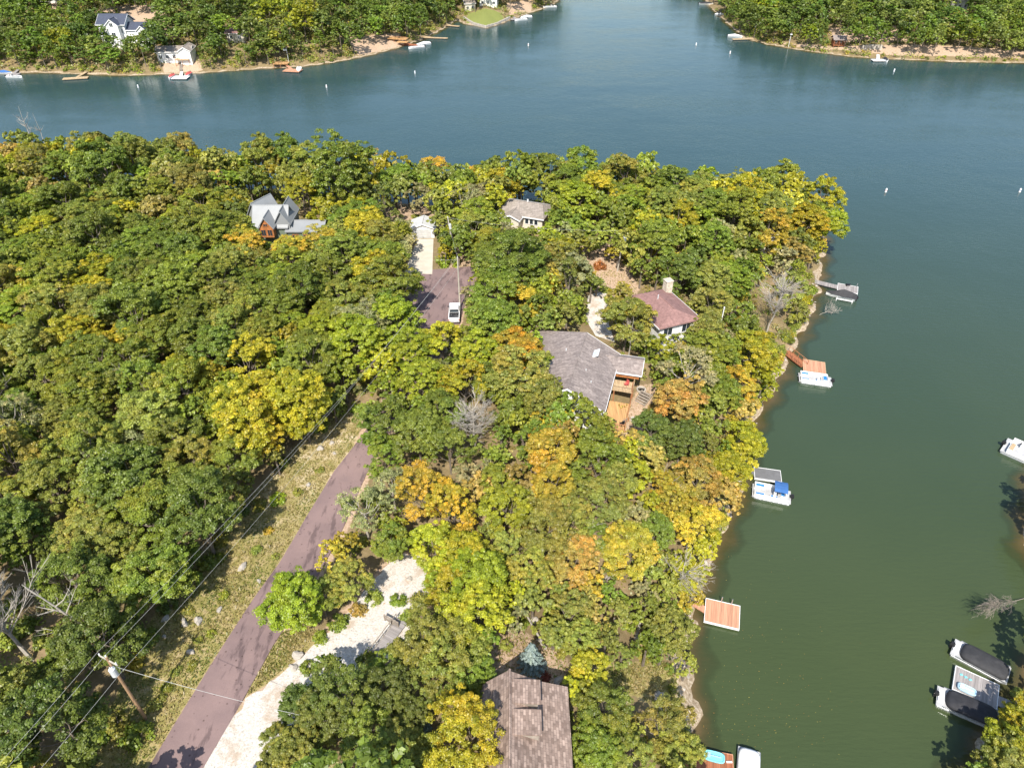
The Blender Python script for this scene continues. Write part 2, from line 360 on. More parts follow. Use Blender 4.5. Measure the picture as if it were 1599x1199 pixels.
def build_water():
    # fine sheet near the peninsula shore so the shallows can be coloured by depth of the bed
    def ax(*segs): return np.concatenate([np.arange(a, b, s) for a, b, s in segs])
    xs = ax((-3000,-300,300),(-300,-60,6),(-60,110,1.5),(110,300,6),(300,3001,300)); ys = ax((-1500,0,150),(0,190,1.5),(190,480,4),(480,4500,250))
    X, Y = np.meshgrid(xs, ys); _, best = hgt(X, Y, True)
    vs = np.stack([X, Y, np.zeros_like(X)], -1).reshape(-1, 3); ny, nx = X.shape; idx = np.arange(nx*ny).reshape(ny, nx)
    fs = np.stack([idx[:-1,:-1], idx[:-1,1:], idx[1:,1:], idx[1:,:-1]], -1).reshape(-1, 4)
    me = bpy.data.meshes.new('water'); me.vertices.add(len(vs)); me.vertices.foreach_set('co', vs.ravel())
    me.loops.add(fs.size); me.loops.foreach_set('vertex_index', fs.ravel()); me.polygons.add(len(fs))
    me.polygons.foreach_set('loop_start', np.arange(len(fs))*4); me.update(); me.shade_smooth()
    at = me.attributes.new('depth', 'FLOAT', 'POINT'); at.data.foreach_set('value', (-best).ravel().astype('f'))
    m, t, b = nt('lake_water', .09, .5); b.inputs['IOR'].default_value = 1.33
    g = gcoord(t); a = N(t, 'ShaderNodeAttribute', attribute_name='depth').outputs['Fac']
    nn = noise(t, .35, 4, g)
    q = N(t, 'ShaderNodeMath', operation='MULTIPLY_ADD'); t.links.new(nn, q.inputs[0]); q.inputs[1].default_value = -2.4; t.links.new(a, q.inputs[2])
    q2 = N(t, 'ShaderNodeMath', operation='MULTIPLY_ADD'); t.links.new(q.outputs[0], q2.inputs[0]); q2.inputs[1].default_value = .36; q2.inputs[2].default_value = .36
    big = ramp(t, noise(t, .018, 3, g), [(.35, (.043,.062,.025)), (.65, (.054,.073,.030))])
    c = ramp(t, q2.outputs[0], [(0, (.105,.075,.034)), (.25, (.07,.06,.025)), (.6, (.042,.044,.018)), (1, (0,0,0))])
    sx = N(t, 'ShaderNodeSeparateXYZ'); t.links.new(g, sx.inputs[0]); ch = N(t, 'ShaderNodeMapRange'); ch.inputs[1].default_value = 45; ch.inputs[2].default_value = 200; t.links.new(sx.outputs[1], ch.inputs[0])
    big = mixc(t, ch.outputs[0], big, (.028,.062,.066))  # bluer far out: sky reflection on the lake painted into the base colour
    f = ramp(t, q2.outputs[0], [(.35, (1,1,1)), (1, (0,0,0))])
    t.links.new(mixc(t, f, big, c), b.inputs['Base Color'])
    r1 = noise(t, 1., 3, scaled(t, g, (.55, 1.9, 1))); r2 = noise(t, .16, 3, g)
    bp = N(t, 'ShaderNodeBump'); bp.inputs['Strength'].default_value = .5; wp_ = N(t, 'ShaderNodeMapRange'); wp_.inputs[1].default_value = .35; wp_.inputs[2].default_value = .65; wp_.inputs[3].default_value = .22; wp_.inputs[4].default_value = .75; t.links.new(noise(t, .03, 3, scaled(t, g, (.6, 1.5, 1))), wp_.inputs[0]); t.links.new(wp_.outputs[0], bp.inputs['Strength']); bp.inputs['Distance'].default_value = .12
    t.links.new(r1, bp.inputs['Height'])
    bp2 = N(t, 'ShaderNodeBump'); bp2.inputs['Strength'].default_value = .15; bp2.inputs['Distance'].default_value = .5
    t.links.new(r2, bp2.inputs['Height']); t.links.new(bp.outputs[0], bp2.inputs['Normal']); t.links.new(bp2.outputs[0], b.inputs['Normal'])
    me.materials.append(m); o = bpy.data.objects.new('lake_water', me); col.objects.link(o); tag(o, kind='structure')
build_water()

def drape(name, poly, off, mat, step=.9, parent=None):
    """sheet of constrained triangles laid over the ground"""
    poly = [Vector(p) for p in poly]; pts = []
    for i, p in enumerate(poly):
        q = poly[(i+1) % len(poly)]; n = max(1, int((q-p).length/step))
        pts += [p.lerp(q, k/n) for k in range(n)]
    nb = len(pts); arr = np.array([tuple(p) for p in pts])
    gx, gy = np.meshgrid(np.arange(arr[:,0].min(), arr[:,0].max(), step), np.arange(arr[:,1].min(), arr[:,1].max(), step))
    s = seg_sd(gx.ravel(), gy.ravel(), arr) > step*.4
    inner = [Vector((float(a), float(b))) for a, b in zip(gx.ravel()[s], gy.ravel()[s])]
    vs, es, fs, *_ = delaunay_2d_cdt(pts+inner, [(i, (i+1) % nb) for i in range(nb)], [tuple(range(nb))], 1, 1e-4)
    x = np.array([v.x for v in vs]); y = np.array([v.y for v in vs]); z = hgt(x, y)+off
    me = bpy.data.meshes.new(name); me.from_pydata(list(zip(x.tolist(), y.tolist(), z.tolist())), [], [tuple(f) for f in fs]); me.update()
    me.materials.append(mat); me.shade_smooth()
    for p in me.polygons:
        if p.normal.z < 0: p.flip()
    o = bpy.data.objects.new(name, me); col.objects.link(o)
    if parent: o.parent = parent
    return tag(o, kind='structure')
def asphalt():
    m, t, b = nt('chip_seal_road', .9, .2); g = gcoord(t)
    n1 = noise(t, .25, 5, g); n2 = noise(t, 9, 4, g, .8); n3 = noise(t, .9, 4, scaled(t, g, (1.2, .35, 1)))
    c = mixc(t, n2, (.185,.13,.124), (.29,.208,.198))
    c = mixc(t, 1., c, ramp(t, n1, [(.3, (.82,.82,.84)), (.7, (1.12,1.1,1.08))]), 'MULTIPLY')
    c = mixc(t, 1., c, ramp(t, n3, [(.38, (.6,.6,.62)), (.47, (1,1,1))]), 'MULTIPLY')
    vo = N(t, 'ShaderNodeTexVoronoi'); vo.inputs['Scale'].default_value = 1.3; vo.inputs['Randomness'].default_value = 1; t.links.new(g, vo.inputs[0])
    c = mixc(t, 1., c, ramp(t, vo.outputs[0], [(.10, (.55,.53,.52)), (.16, (1,1,1))]), 'MULTIPLY')
    t.links.new(c, b.inputs['Base Color']); bump(t, b, n2, .3, .03); return m
def gravelm():
    m, t, b = nt('white_gravel', .95, .1); g = gcoord(t)
    n1 = noise(t, .6, 5, g, .7); n2 = noise(t, 5, 5, g, .8)
    c = ramp(t, n2, [(.3, (.27,.24,.20)), (.46, (.56,.52,.47)), (.7, (.74,.71,.66))])
    c = mixc(t, ramp(t, n1, [(.5, (0,0,0)), (.66, (.75,.75,.75))]), c, (.42,.32,.23))
    t.links.new(c, b.inputs['Base Color']); bump(t, b, n2, .8, .1); return m
M['asphalt'] = asphalt(); M['gravel'] = gravelm()
road = road_outline
drape('road', road, .10, M['asphalt'])
drape('road_turning_area', gp([(622,426),(742,416),(744,440),(728,470),(716,512),(668,512),(640,470),(622,445)]), .104, M['asphalt'])
def ragged(poly, a, step=.7):
    r_ = random.Random(4); out = []
    for p, q in zip(poly, poly[1:]+poly[:1]):
        p = Vector(p); q = Vector(q); n = max(1, int((q-p).length/step))
        for k in range(n): c = p.lerp(q, k/n); out.append((c.x+r_.uniform(-a, a), c.y+r_.uniform(-a, a)))
    return out
drape('gravel_driveway', ragged(GRAVEL, .3), .08, M['gravel'])
drape('gravel_path', GRAVEL2, .07, M['gravel'])
drape('driveway_concrete', gp([(631,428),(652,374),(677,374),(675,429)]), .12, M['concrete'])

# ------------------------------------------------------------------ foliage prototypes (crown radius 4.5 m, tree 12 m)
rg = np.random.default_rng(11)
def unit(n):
    d = rg.normal(size=(n, 3)); return d/np.linalg.norm(d, axis=1, keepdims=True)
def leaves_mesh(name, pos, nrm, size, v, mat, asp=1.0):
    n = len(pos); a = unit(n); t1 = np.cross(nrm, a); t1 /= np.linalg.norm(t1, axis=1, keepdims=True)+1e-9; t2 = np.cross(nrm, t1)
    s = size[:, None]; t1 = t1*s*asp; t2 = t2*s/asp
    bend = nrm*s*.25
    q = np.stack([pos-t1, pos-t2*.8+bend, pos+t1, pos+t2*.8+bend], 1).reshape(-1, 3)
    return q, np.repeat(v, 4, 0)
def mesh_quads(name, q, v, mat, tint=None):
    n = len(q)//4
    me = bpy.data.meshes.new(name); me.vertices.add(len(q)); me.vertices.foreach_set('co', q.astype('f').ravel())
    me.loops.add(n*4); me.loops.foreach_set('vertex_index', np.arange(n*4)); me.polygons.add(n)
    me.polygons.foreach_set('loop_start', np.arange(n)*4); me.update()
    at = me.color_attributes.new('v', 'FLOAT_COLOR', 'POINT'); at.data.foreach_set('color', np.concatenate([v, np.ones((len(v), 1))], 1).astype('f').ravel())
    if tint is not None:
        at = me.color_attributes.new('tint', 'FLOAT_COLOR', 'POINT'); at.data.foreach_set('color', tint.astype('f').ravel())
    me.materials.append(M[mat]); return me
def crown_quads(seed, lobes=10, clumps=13, leaves=62, ls=.23, dens=1., kind='round'):
    global rg; rg = np.random.default_rng(seed)
    Rr, Hh, zc = 4.5, 4.7, 7.1; P_, N_, S_, V_ = [], [], [], []
    lc = []
    k = 0
    while len(lc) < lobes:
        d = unit(1)[0]
        if d[2] < -.7: continue
        if kind == 'cedar':
            zz = rg.uniform(-1, 1); rr = (1-zz)*.5*.8+.12; an = rg.uniform(0, 2*PI); c = np.array([math.cos(an)*rr*Rr*.75, math.sin(an)*rr*Rr*.75, zc-.6+zz*5.2])
        else:
            f = rg.uniform(.45, .72); c = np.array([d[0]*Rr*f, d[1]*Rr*f, zc+d[2]*Hh*f])
        if any(np.linalg.norm(c-o) < (1.5 if k < 300 else .3) for o in lc): k += 1; continue
        lc.append(c)
    for c in lc:
        lb = rg.uniform(0, 1); rl = rg.uniform(.24, .5)*Rr*(.62 if kind == 'cedar' else 1)
        out = (c-np.array([0, 0, zc-2.2])); out /= np.linalg.norm(out)+1e-6
        for _ in range(clumps):
            dd = unit(1)[0]+out*.75; dd /= np.linalg.norm(dd); dd[2] *= .85
            cc = c+dd*rl*rg.uniform(.6, 1.28); rc = rg.uniform(.26, .66)*(.7 if kind == 'cedar' else 1)
            n = int(leaves*dens*rg.uniform(.55, 1.2))
            u = unit(n); u[:, 2] = np.abs(u[:, 2])*1.1-.35
            p = cc+u*rc*np.array([1, 1, .7])*rg.uniform(.35, 1.12, (n, 1))
            nn = u*.55+np.array([0, 0, .45])+unit(n)*.55+out*.15; nn /= np.linalg.norm(nn, axis=1, keepdims=True)
            P_.append(p); N_.append(nn); S_.append(rg.uniform(.6, 1.25, n)*ls)
            V_.append(np.stack([np.full(n, rg.uniform(0, 1)), rg.uniform(0, 1, n), np.clip(lb*.62+.38*rg.uniform(0, 1)+rg.normal(0, .1, n), 0, 1)], 1))
    # stray twig-end leaves
    q, v = leaves_mesh('c', np.concatenate(P_), np.concatenate(N_), np.concatenate(S_), np.concatenate(V_), None, 1.5 if kind == 'cedar' else 1.15)
    return q, v, lc
def trunk_mb(lc, seed, h=7.6, r=.22, lean=0):
    r_ = random.Random(seed); mb = MB(); top = Vector((r_.uniform(-.4, .4)+lean, r_.uniform(-.4, .4), h)); prev = Vector((0, 0, -1.2)); k = 5
    pts = [prev]+[Vector((top.x*(i/k)+r_.uniform(-.12, .12), top.y*(i/k)+r_.uniform(-.12, .12), h*i/k)) for i in range(1, k+1)]
    for i in range(k): mb.bar(pts[i], pts[i+1], r*(1-.15*i), 7, r*(1-.15*(i+1)))
    for c in lc:
        a = pts[r_.choice([2, 3, 4])]; c = Vector(c); mid = a.lerp(c, .5)+Vector((r_.uniform(-.3, .3), r_.uniform(-.3, .3), -.25))
        mb.bar(a, mid, r*.45, 5, r*.3); mb.bar(mid, c, r*.3, 5, r*.1)
        for _ in range(2):
            e = c+Vector((r_.uniform(-1, 1), r_.uniform(-1, 1), r_.uniform(.2, 1.1))); mb.bar(mid.lerp(c, .6), e, r*.15, 4, .02)
    return mb
PROTO = {}
def proto(key, seed, tm='bark', **kw):
    q, v, lc = crown_quads(seed, **kw)
    PROTO[key] = (mesh_quads('crown', q, v, 'leaf'), trunk_mb(lc, seed).mesh('trunk', tm))
for i in range(9): proto('r%d' % i, 20+i, lobes=9+i % 4*3, clumps=21+3*(i % 3), leaves=110, ls=.108+.01*(i % 2))
for i in range(2): proto('s%d' % i, 40+i, tm='deadbark', lobes=14, clumps=16, leaves=56, ls=.11)
for i in range(2): proto('c%d' % i, 50+i, lobes=17, clumps=14, leaves=90, ls=.11, kind='cedar')
for i in range(2): proto('p%d' % i, 60+i, lobes=10, clumps=14, leaves=44, ls=.12, tm='deadbark')
def bush_quads(seed, n=26, leaves=50, ls=.16, R0=1.):
    global rg; rg = np.random.default_rng(seed); P_, N_, S_, V_ = [], [], [], []
    for _ in range(n):
        d = unit(1)[0]; d[2] = abs(d[2]); cc = d*np.array([1, 1, .9])*R0*rg.uniform(.3, .85)
        m = leaves; u = unit(m); p = cc+u*.3*rg.uniform(.4, 1.1, (m, 1)); p[:, 2] = np.maximum(p[:, 2], .02)
        nn = u*.6+np.array([0, 0, .5])+unit(m)*.4; nn /= np.linalg.norm(nn, axis=1, keepdims=True)
        P_.append(p); N_.append(nn); S_.append(rg.uniform(.5, 1.2, m)*ls*.6); V_.append(np.stack([np.full(m, rg.uniform()), rg.uniform(0, 1, m), np.full(m, rg.uniform())], 1))
    return leaves_mesh('b', np.concatenate(P_), np.concatenate(N_), np.concatenate(S_), np.concatenate(V_), None)
BUSH = [mesh_quads('foliage', *bush_quads(80+i), 'leaf') for i in range(3)]
bs_ = MB()
for i in range(6): an = i*1.05; bs_.bar((0, 0, -.3), (.5*math.cos(an), .5*math.sin(an), .75), .03, 4, .012)
BUSHSTEM = bs_.mesh('stem', 'bark')
def dead_mb(seed, h=10, spread=3.2, n=14, twigs=7, r=.16, bend=0.):
    r *= .78; r_ = random.Random(seed); tr = MB(); br = MB(); k = 6; pts = [Vector((0, 0, -1))]
    for i in range(1, k+1): pts.append(Vector((bend*(i/k)**2+r_.uniform(-.12, .12), r_.uniform(-.15, .15), h*i/k)))
    for i in range(k): tr.bar(pts[i], pts[i+1], r*(1-i*.14), 6, r*(1-(i+1)*.14))
    for i in range(n):
        t = r_.uniform(.38, 1)*(k-1); a = pts[int(t)].lerp(pts[int(t)+1], t-int(t)); an = r_.uniform(0, 2*PI); L = spread*r_.uniform(.5, 1.1)*(1.25-t/k*.7)
        d = Vector((math.cos(an), math.sin(an), r_.uniform(.35, 1.0))).normalized(); m1 = a+d*L*.5; e = m1+(d+Vector((r_.uniform(-.4, .4), r_.uniform(-.4, .4), .25))).normalized()*L*.55
        br.bar(a, m1, r*.34, 5, r*.22); br.bar(m1, e, r*.22, 4, .015)
        for _ in range(twigs):
            s = a.lerp(m1, r_.uniform(.3, 1)) if r_.random() < .4 else m1.lerp(e, r_.random()); dd = (d+Vector((r_.uniform(-1, 1), r_.uniform(-1, 1), r_.uniform(-.3, .9)))).normalized()*L*r_.uniform(.2, .45)
            br.bar(s, s+dd, r*.11, 3, .012); 
            for _ in range(2): s2 = s+dd*r_.uniform(.3, .8); br.bar(s2, s2+(dd*.5+Vector((r_.uniform(-.3, .3), r_.uniform(-.3, .3), r_.uniform(-.1, .3)))), .016, 3, .008)
    return tr, br

# ------------------------------------------------------------------ tree placement
PAL = {'G': (.22,.285,.038), 'D': (.165,.22,.038), 'Y': (.42,.41,.030), 'L': (.33,.40,.030), 'O': (.30,.335,.062), 'A': (.49,.42,.048), 'B': (.42,.345,.085), 'C': (.20,.245,.045), 'S': (.37,.37,.16), 'N': (.285,.345,.038)}
CNAME = {'G': 'green', 'D': 'dark green', 'Y': 'yellow', 'L': 'lime green', 'O': 'olive', 'A': 'golden', 'B': 'russet brown', 'C': 'dark cedar', 'S': 'thin grey-green', 'N': 'fresh green'}
def jit(c, a=.16):
    k = rnd.uniform(1-a, 1+a); return tuple(min(.9, x*k*rnd.uniform(.92, 1.08)) for x in c)
TREES = []   # x, y, z, R, H, key
def tree_px(u, v, rpx, key, hmul=1.):
    Rm = 4.0
    for _ in range(4):
        H = min(13.5, max(2.6, 1.7*Rm+2.9*min(1, Rm/3)))*hmul; p = G(u, v, H-.9*Rm); sc = Q(p[0], p[1], p[2]+H-.9*Rm)[2]; Rm = rpx/sc*1.08
    return [p[0], p[1], p[2], Rm, H, key, u, v]
MAN = '''1295,302,30,Y,1.25;1284,345,34,L;1225,318,27,A;1203,350,30,A;1178,305,28,Y;1135,300,28,Y;1142,280,12,C;1055,285,32,D;1024,295,24,G;1088,318,24,O;1064,340,30,Y;1030,310,24,Y;1020,378,36,G;1082,402,24,C;1058,425,30,D;1122,362,24,S;1170,390,25,G;1166,424,24,G;1113,435,32,O;1226,402,22,S;1252,372,22,C;1240,450,26,O;1246,484,18,O;1110,474,34,O;1152,470,28,G;1100,512,30,O;1160,512,26,G;1128,542,28,G;1172,548,38,Y;1154,595,30,A;1190,602,26,Y;1204,575,18,Y;1072,575,44,S;1124,614,32,G;1062,622,38,B;1040,540,24,L;1070,535,20,G;1015,668,32,D;1066,682,32,D;1112,668,24,G;1164,690,32,Y;1148,740,34,Y;1162,715,26,Y;865,698,42,A;862,752,36,A;932,712,44,G;992,742,28,Y;1010,716,26,B;1087,748,44,B;1060,780,34,A;1128,775,28,B;937,782,38,O;887,810,34,O;1022,788,24,Y;1025,828,30,G;1092,815,38,A;1104,858,26,Y;982,855,44,A;900,872,42,B;740,905,52,L;745,955,48,Y;822,888,36,O;832,935,28,O;1072,892,30,Y;1078,925,22,A;1050,978,34,O;888,950,34,O;905,992,30,O;957,925,20,G;926,1040,32,Y;903,1068,28,Y;945,1098,46,G;1035,1132,46,O;1010,925,22,S;925,1165,44,G;985,1180,40,O;1060,1172,36,O;600,655,38,G;652,668,44,G;692,640,40,G;702,692,36,G;588,684,24,G;640,545,38,L;690,532,34,Y;742,545,34,L;660,592,36,L;725,592,36,Y;810,578,46,O;845,605,26,D;796,640,26,G;832,685,30,G;858,655,24,A;772,722,22,G;567,792,42,S;612,755,30,S;660,765,42,A;706,790,42,A;740,760,28,B;788,790,42,L;812,745,28,B;725,737,22,S;682,852,42,Y;730,862,42,Y;795,850,34,O;607,840,30,G;540,850,22,A;520,868,26,A;545,905,34,O;500,925,32,O;458,936,46,L;660,1000,50,O;710,1012,50,O;738,1048,34,G;685,1062,36,O;905,760,24,O;940,836,26,G;1000,692,20,O;1045,890,24,O;700,915,38,Y;690,900,30,L;960,960,24,O;985,950,22,N;930,965,24,B;865,985,26,O;915,915,26,A;880,930,24,O;600,600,26,L;615,625,24,G;570,640,20,O;545,1085,56,D;600,1065,42,D;500,1115,42,D;572,1140,42,G;726,1140,62,Y,1.2;622,1155,38,O;462,1172,38,O;800,412,60,D;888,440,36,C;878,492,24,O;850,500,24,O;795,492,28,C;746,466,24,S,.7;980,498,42,O;600,320,32,C;590,372,32,O;560,305,26,O;530,250,46,G,1.45;690,268,34,A;735,280,28,A;728,312,30,S;782,285,28,Y;808,275,20,A;850,272,34,G;886,285,28,G;902,312,32,L;932,290,28,A;962,300,26,G;650,290,22,D;420,275,24,A;470,300,30,Y;503,330,28,Y;455,392,30,A;508,380,32,A;385,385,34,A;610,442,48,G;598,402,34,G;522,425,34,G;160,243,40,G,1.35;250,250,36,O;296,262,20,A;205,335,26,Y;120,520,36,Y;178,535,32,Y;385,560,40,Y;415,610,36,Y;350,600,28,N;395,480,34,G;430,460,30,G;360,330,22,D;335,232,12,C;368,245,26,O;205,250,28,G;100,560,30,N;1600,745,13,Y;1620,780,30,O;1575,1180,40,O;1605,1130,36,Y;1640,830,34,G;1650,1000,40,G;1548,1225,34,G;1572,1160,40,Y;1592,1108,28,Y;1560,1195,36,O;430,1160,30,O;465,1100,32,D;512,1052,28,D;600,1035,30,G;1640,1060,36,O;1655,900,34,G;920,340,26,N;948,365,26,O;905,375,24,O;965,398,18,A,.7;985,330,28,G;870,340,24,G;860,365,22,L;1000,350,28,Y;770,350,24,O;690,345,20,O;750,300,24,S;640,375,14,S;720,360,14,C;655,305,20,S;700,372,16,D;1225,445,18,S,.7;878,622,24,G,1.2;850,612,32,O,1.1;872,640,26,G,1.2;902,640,28,G,1.25;925,662,26,N,1.15;940,668,20,O;868,650,24,A;945,690,20,A;985,690,24,B;970,1030,18,O,.6;880,1120,16,G,.6;870,910,22,B;930,880,22,B;1010,885,26,O;850,985,22,O;780,655,20,S,.8;480,1150,30,D;640,1115,30,D;650,1180,34,O;430,1195,28,O'''
for s in MAN.split(';'):
    a = s.split(','); TREES.append(tree_px(float(a[0]), float(a[1]), float(a[2]), a[3], float(a[4]) if len(a) > 4 else 1.))
for t in TREES:      # keep the feet on land: step inland where the crown overhangs the water
    for _ in range(12):
        d = max(shore(np.array([t[0]]), np.array([t[1]])))[0] if False else float(np.max([q[0] for q in shore(np.array([t[0]]), np.array([t[1]]))]))
        if d > .7: break
        e = .3; gx = float(np.max([q[0] for q in shore(np.array([t[0]+e]), np.array([t[1]]))]))-d; gy = float(np.max([q[0] for q in shore(np.array([t[0]]), np.array([t[1]+e]))]))-d
        n = math.hypot(gx, gy)+1e-6; t[0] += gx/n*.5; t[1] += gy/n*.5; t[2] = h1(t[0], t[1])
KEEP = [[(205,1215),(185,1090),(225,1000),(262,940),(335,852),(405,770),(455,712),(545,645),(560,690),(575,740),(528,830),(500,880),(432,1008),(330,1199)],
        [(318,1199),(390,1092),(435,1056),(505,992),(560,935),(605,888),(640,868),(672,892),(672,915),(640,1000),(600,1030),(540,1035),(440,1110),(410,1199)],
        [(640,440),(622,425),(740,415),(735,440),(722,506),(668,510),(652,480)], [(630,428),(640,400),(648,340),(684,340),(682,430)],
        [(386,298),(410,296),(440,305),(495,325),(500,362),(470,368),(405,366),(396,330)], [(780,318),(828,300),(856,318),(852,355),(800,345)],
        [(988,450),(1005,432),(1035,440),(1078,462),(1074,520),(1030,522),(1000,480)], [(838,510),(920,512),(1006,552),(1020,620),(985,668),(950,660),(885,607),(868,560)],
        [(766,1040),(800,1035),(892,1080),(892,1199),(800,1199),(778,1100)], [(785,985),(840,990),(890,1040),(880,1075),(800,1040)], [(960,1040),(1040,1035),(1085,1060),(1085,1100),(1050,1110),(1000,1080)],
        [(905,385),(950,385),(990,430),(985,445),(940,425),(915,400)], [(918,460),(945,455),(955,530),(925,520)], [(1262,400),(1300,400),(1300,480),(1262,500)], [(1220,530),(1260,500),(1275,560),(1215,600)], [(1185,740),(1250,740),(1250,800),(1185,800)], [(1095,930),(1170,930),(1170,990),(1095,990)],
        [(1450,1000),(1590,1000),(1575,1140),(1450,1150)], [(1550,680),(1599,680),(1599,722),(1550,720)], [(1500,890),(1599,890),(1599,960),(1500,960)], [(985,590),(1015,590),(1020,640),(985,660)], [(600,312),(670,312),(670,332),(600,332)],[(540,600),(650,590),(640,640),(560,640)]]
KEEP.append([(1188,430),(1235,430),(1232,512),(1190,515)]); KEEP.append([(726,620),(768,625),(764,695),(730,700)])
KEEP.append([(0,895),(45,885),(70,950),(50,1040),(0,1040)])
KEEP = [np.array(k, float) for k in KEEP]
GRID = ['ONYGONAYD OGNYOG', ]
def zone(u, v):
    r = rnd.random()
    if u > 560 and v > 350: tb = 'OOGGASBYN' if u > 800 else 'GGONLSY'
    elif v < 330: tb = 'OOYGNGGB' if u < 620 else 'YNGOON'
    elif u < 150 and v > 700: tb = 'ODGOGOG'
    elif v > 650: tb = 'GOGDONOS'
    elif u > 300 and v > 480: tb = 'YNLGONG'
    else: tb = 'ONGNOGGNONGY'
    return tb[int(r*len(tb))]
def ok_px(x, y, z, Rm, H):
    zc = z+H-.9*Rm; u, v, s = Q(x, y, zc); r = Rm*s*.85
    us = np.array([u]+[u+r*math.cos(a) for a in np.arange(0, 6.28, .785)]); vs = np.array([v]+[v+r*math.sin(a) for a in np.arange(0, 6.28, .785)])
    for k in KEEP:
        if (seg_sd(us, vs, k) > 0).any(): return False
    return True
FIXED = []   # house footprints (x, y, radius) kept free of trunks
def autofill(n, x0, x1, y0, y1, rr, gap):
    cnt = 0; g_ = np.random.default_rng(n)
    ys = np.sqrt(g_.uniform(y0*y0, y1*y1, n)); xs = g_.uniform(x0, x1, n); rs = g_.uniform(*rr, n); hm = g_.uniform(.78, 1.22, n)
    keep = (seg_sd(xs, ys, PEN) > 1.2) & (seg_sd(xs, ys, np.array(road)) < -.6) & (seg_sd(xs, ys, np.array(GRAVEL)) < -.5)
    xs, ys, rs, hm = xs[keep], ys[keep], rs[keep], hm[keep]; zs = hgt(xs, ys)
    hs = np.minimum(13, 1.7*rs+2.9)*hm*np.where(ys > 150, 1.2, 1)
    bad = np.zeros(len(xs), bool)
    for i in range(9):      # the crown seen from the drone must leave the open places open
        zc = zs+hs-.9*rs; f = ys*CT-(zc-HC)*ST; up = ys*ST+(zc-HC)*CT; u = 799.5+F*xs/f; v = 599.5-F*up/f; r = 0 if i == 8 else rs*F/f*.85
        if i == 8: bad |= (u < -130) | (u > 1700) | (v > 1330); U, Vv = u, v
        for k in KEEP: bad |= seg_sd(u+r*math.cos(i*.785), v+r*math.sin(i*.785), k) > 0
    T_ = np.array([t[:4] for t in TREES])
    for i in np.where(~bad)[0]:
        if ((xs[i]-T_[:,0])**2+(ys[i]-T_[:,1])**2 < (gap*(rs[i]+T_[:,3]))**2).any(): continue
        TREES.append([float(q) for q in (xs[i], ys[i], zs[i], rs[i], hs[i])]+[zone(U[i], Vv[i]), float(U[i]), float(Vv[i])]); cnt += 1
        T_ = np.vstack([T_, [xs[i], ys[i], zs[i], rs[i]]])
    return cnt
print('auto', autofill(9000, -150, 75, 18, 182, (3.2, 5.0), .56), autofill(7000, -150, 75, 18, 181, (1.9, 2.9), .55), autofill(9001, -150, 75, 18, 150, (1.25, 1.8), .52), len(TREES))
FAR = []
def farfill(n, poly, x0, x1, y0, y1, keep, seed):
    g_ = np.random.default_rng(seed); xs = g_.uniform(x0, x1, n); ys = g_.uniform(y0, y1, n); rs = 3.4+3.6*g_.uniform(0, 1, n)**1.3; ds = seg_sd(xs, ys, poly)
    zs = hgt(xs, ys); hs = 1.5*rs+g_.uniform(1.5, 6.5, n); bad = ds < 1.5
    for i in range(5):
        zc = zs+hs-.9*rs; f = ys*CT-(zc-HC)*ST; up = ys*ST+(zc-HC)*CT; r = 0 if i == 4 else rs*F/f*.8; u = 799.5+F*xs/f; v = 599.5-F*up/f
        if i == 4: bad |= (u < -80) | (u > 1690) | (v < -70); U, Vv = u, v
        for k in keep: bad |= seg_sd(u+r*math.cos(i*PI/2), v+r*math.sin(i*PI/2), k) > 0
    T_ = np.zeros((0, 3))
    for i in np.where(~bad)[0]:
        if len(T_) and ((xs[i]-T_[:,0])**2+(ys[i]-T_[:,1])**2 < (.52*(rs[i]+T_[:,2]))**2).any(): continue
        T_ = np.vstack([T_, [xs[i], ys[i], rs[i]]])
        FAR.append([float(q) for q in (xs[i], ys[i], zs[i], rs[i], hs[i])]+[rnd.choice('GGDDNOOGCGDO' if ds[i] > 14 else 'GGDOONYGOG') if rnd.random() < .45 else 'DGODGNOGCY'[int((math.sin(xs[i]*.06+1)+math.sin(ys[i]*.05+xs[i]*.03)+2)*2.49)], float(U[i]), float(Vv[i])])
FK = [np.array(k, float) for k in ([(168,24),(212,20),(228,30),(222,46),(205,56),(175,52)], [(165,12),(255,10),(250,24),(175,24)], [(258,66),(298,62),(302,88),(290,108),(262,106),(256,84)], [(350,48),(392,48),(392,64),(350,64)], [(75,0),(105,0),(105,12),(75,14)], [(438,80),(480,80),(480,115),(438,115)], [(556,55),(640,50),(640,85),(556,85)], [(722,0),(800,0),(800,45),(722,45)], [(1290,45),(1325,45),(1325,78),(1290,78)],
      [(1340,64),(1400,64),(1400,95),(1340,95)], [(1420,70),(1560,72),(1560,92),(1420,92)], [(1486,0),(1512,0),(1512,22),(1486,22)], [(190,8),(225,5),(225,25),(190,22)],[(1225,55),(1240,55),(1240,76),(1225,76)],[(655,35),(720,25),(720,60),(655,66)],[(800,0),(840,0),(840,25),(800,25)])]
farfill(14000, LFR, -260, 40, 290, 560, FK, 5); farfill(10000, RFR, 95, 330, 300, 560, FK, 6)
print('far', len(FAR))

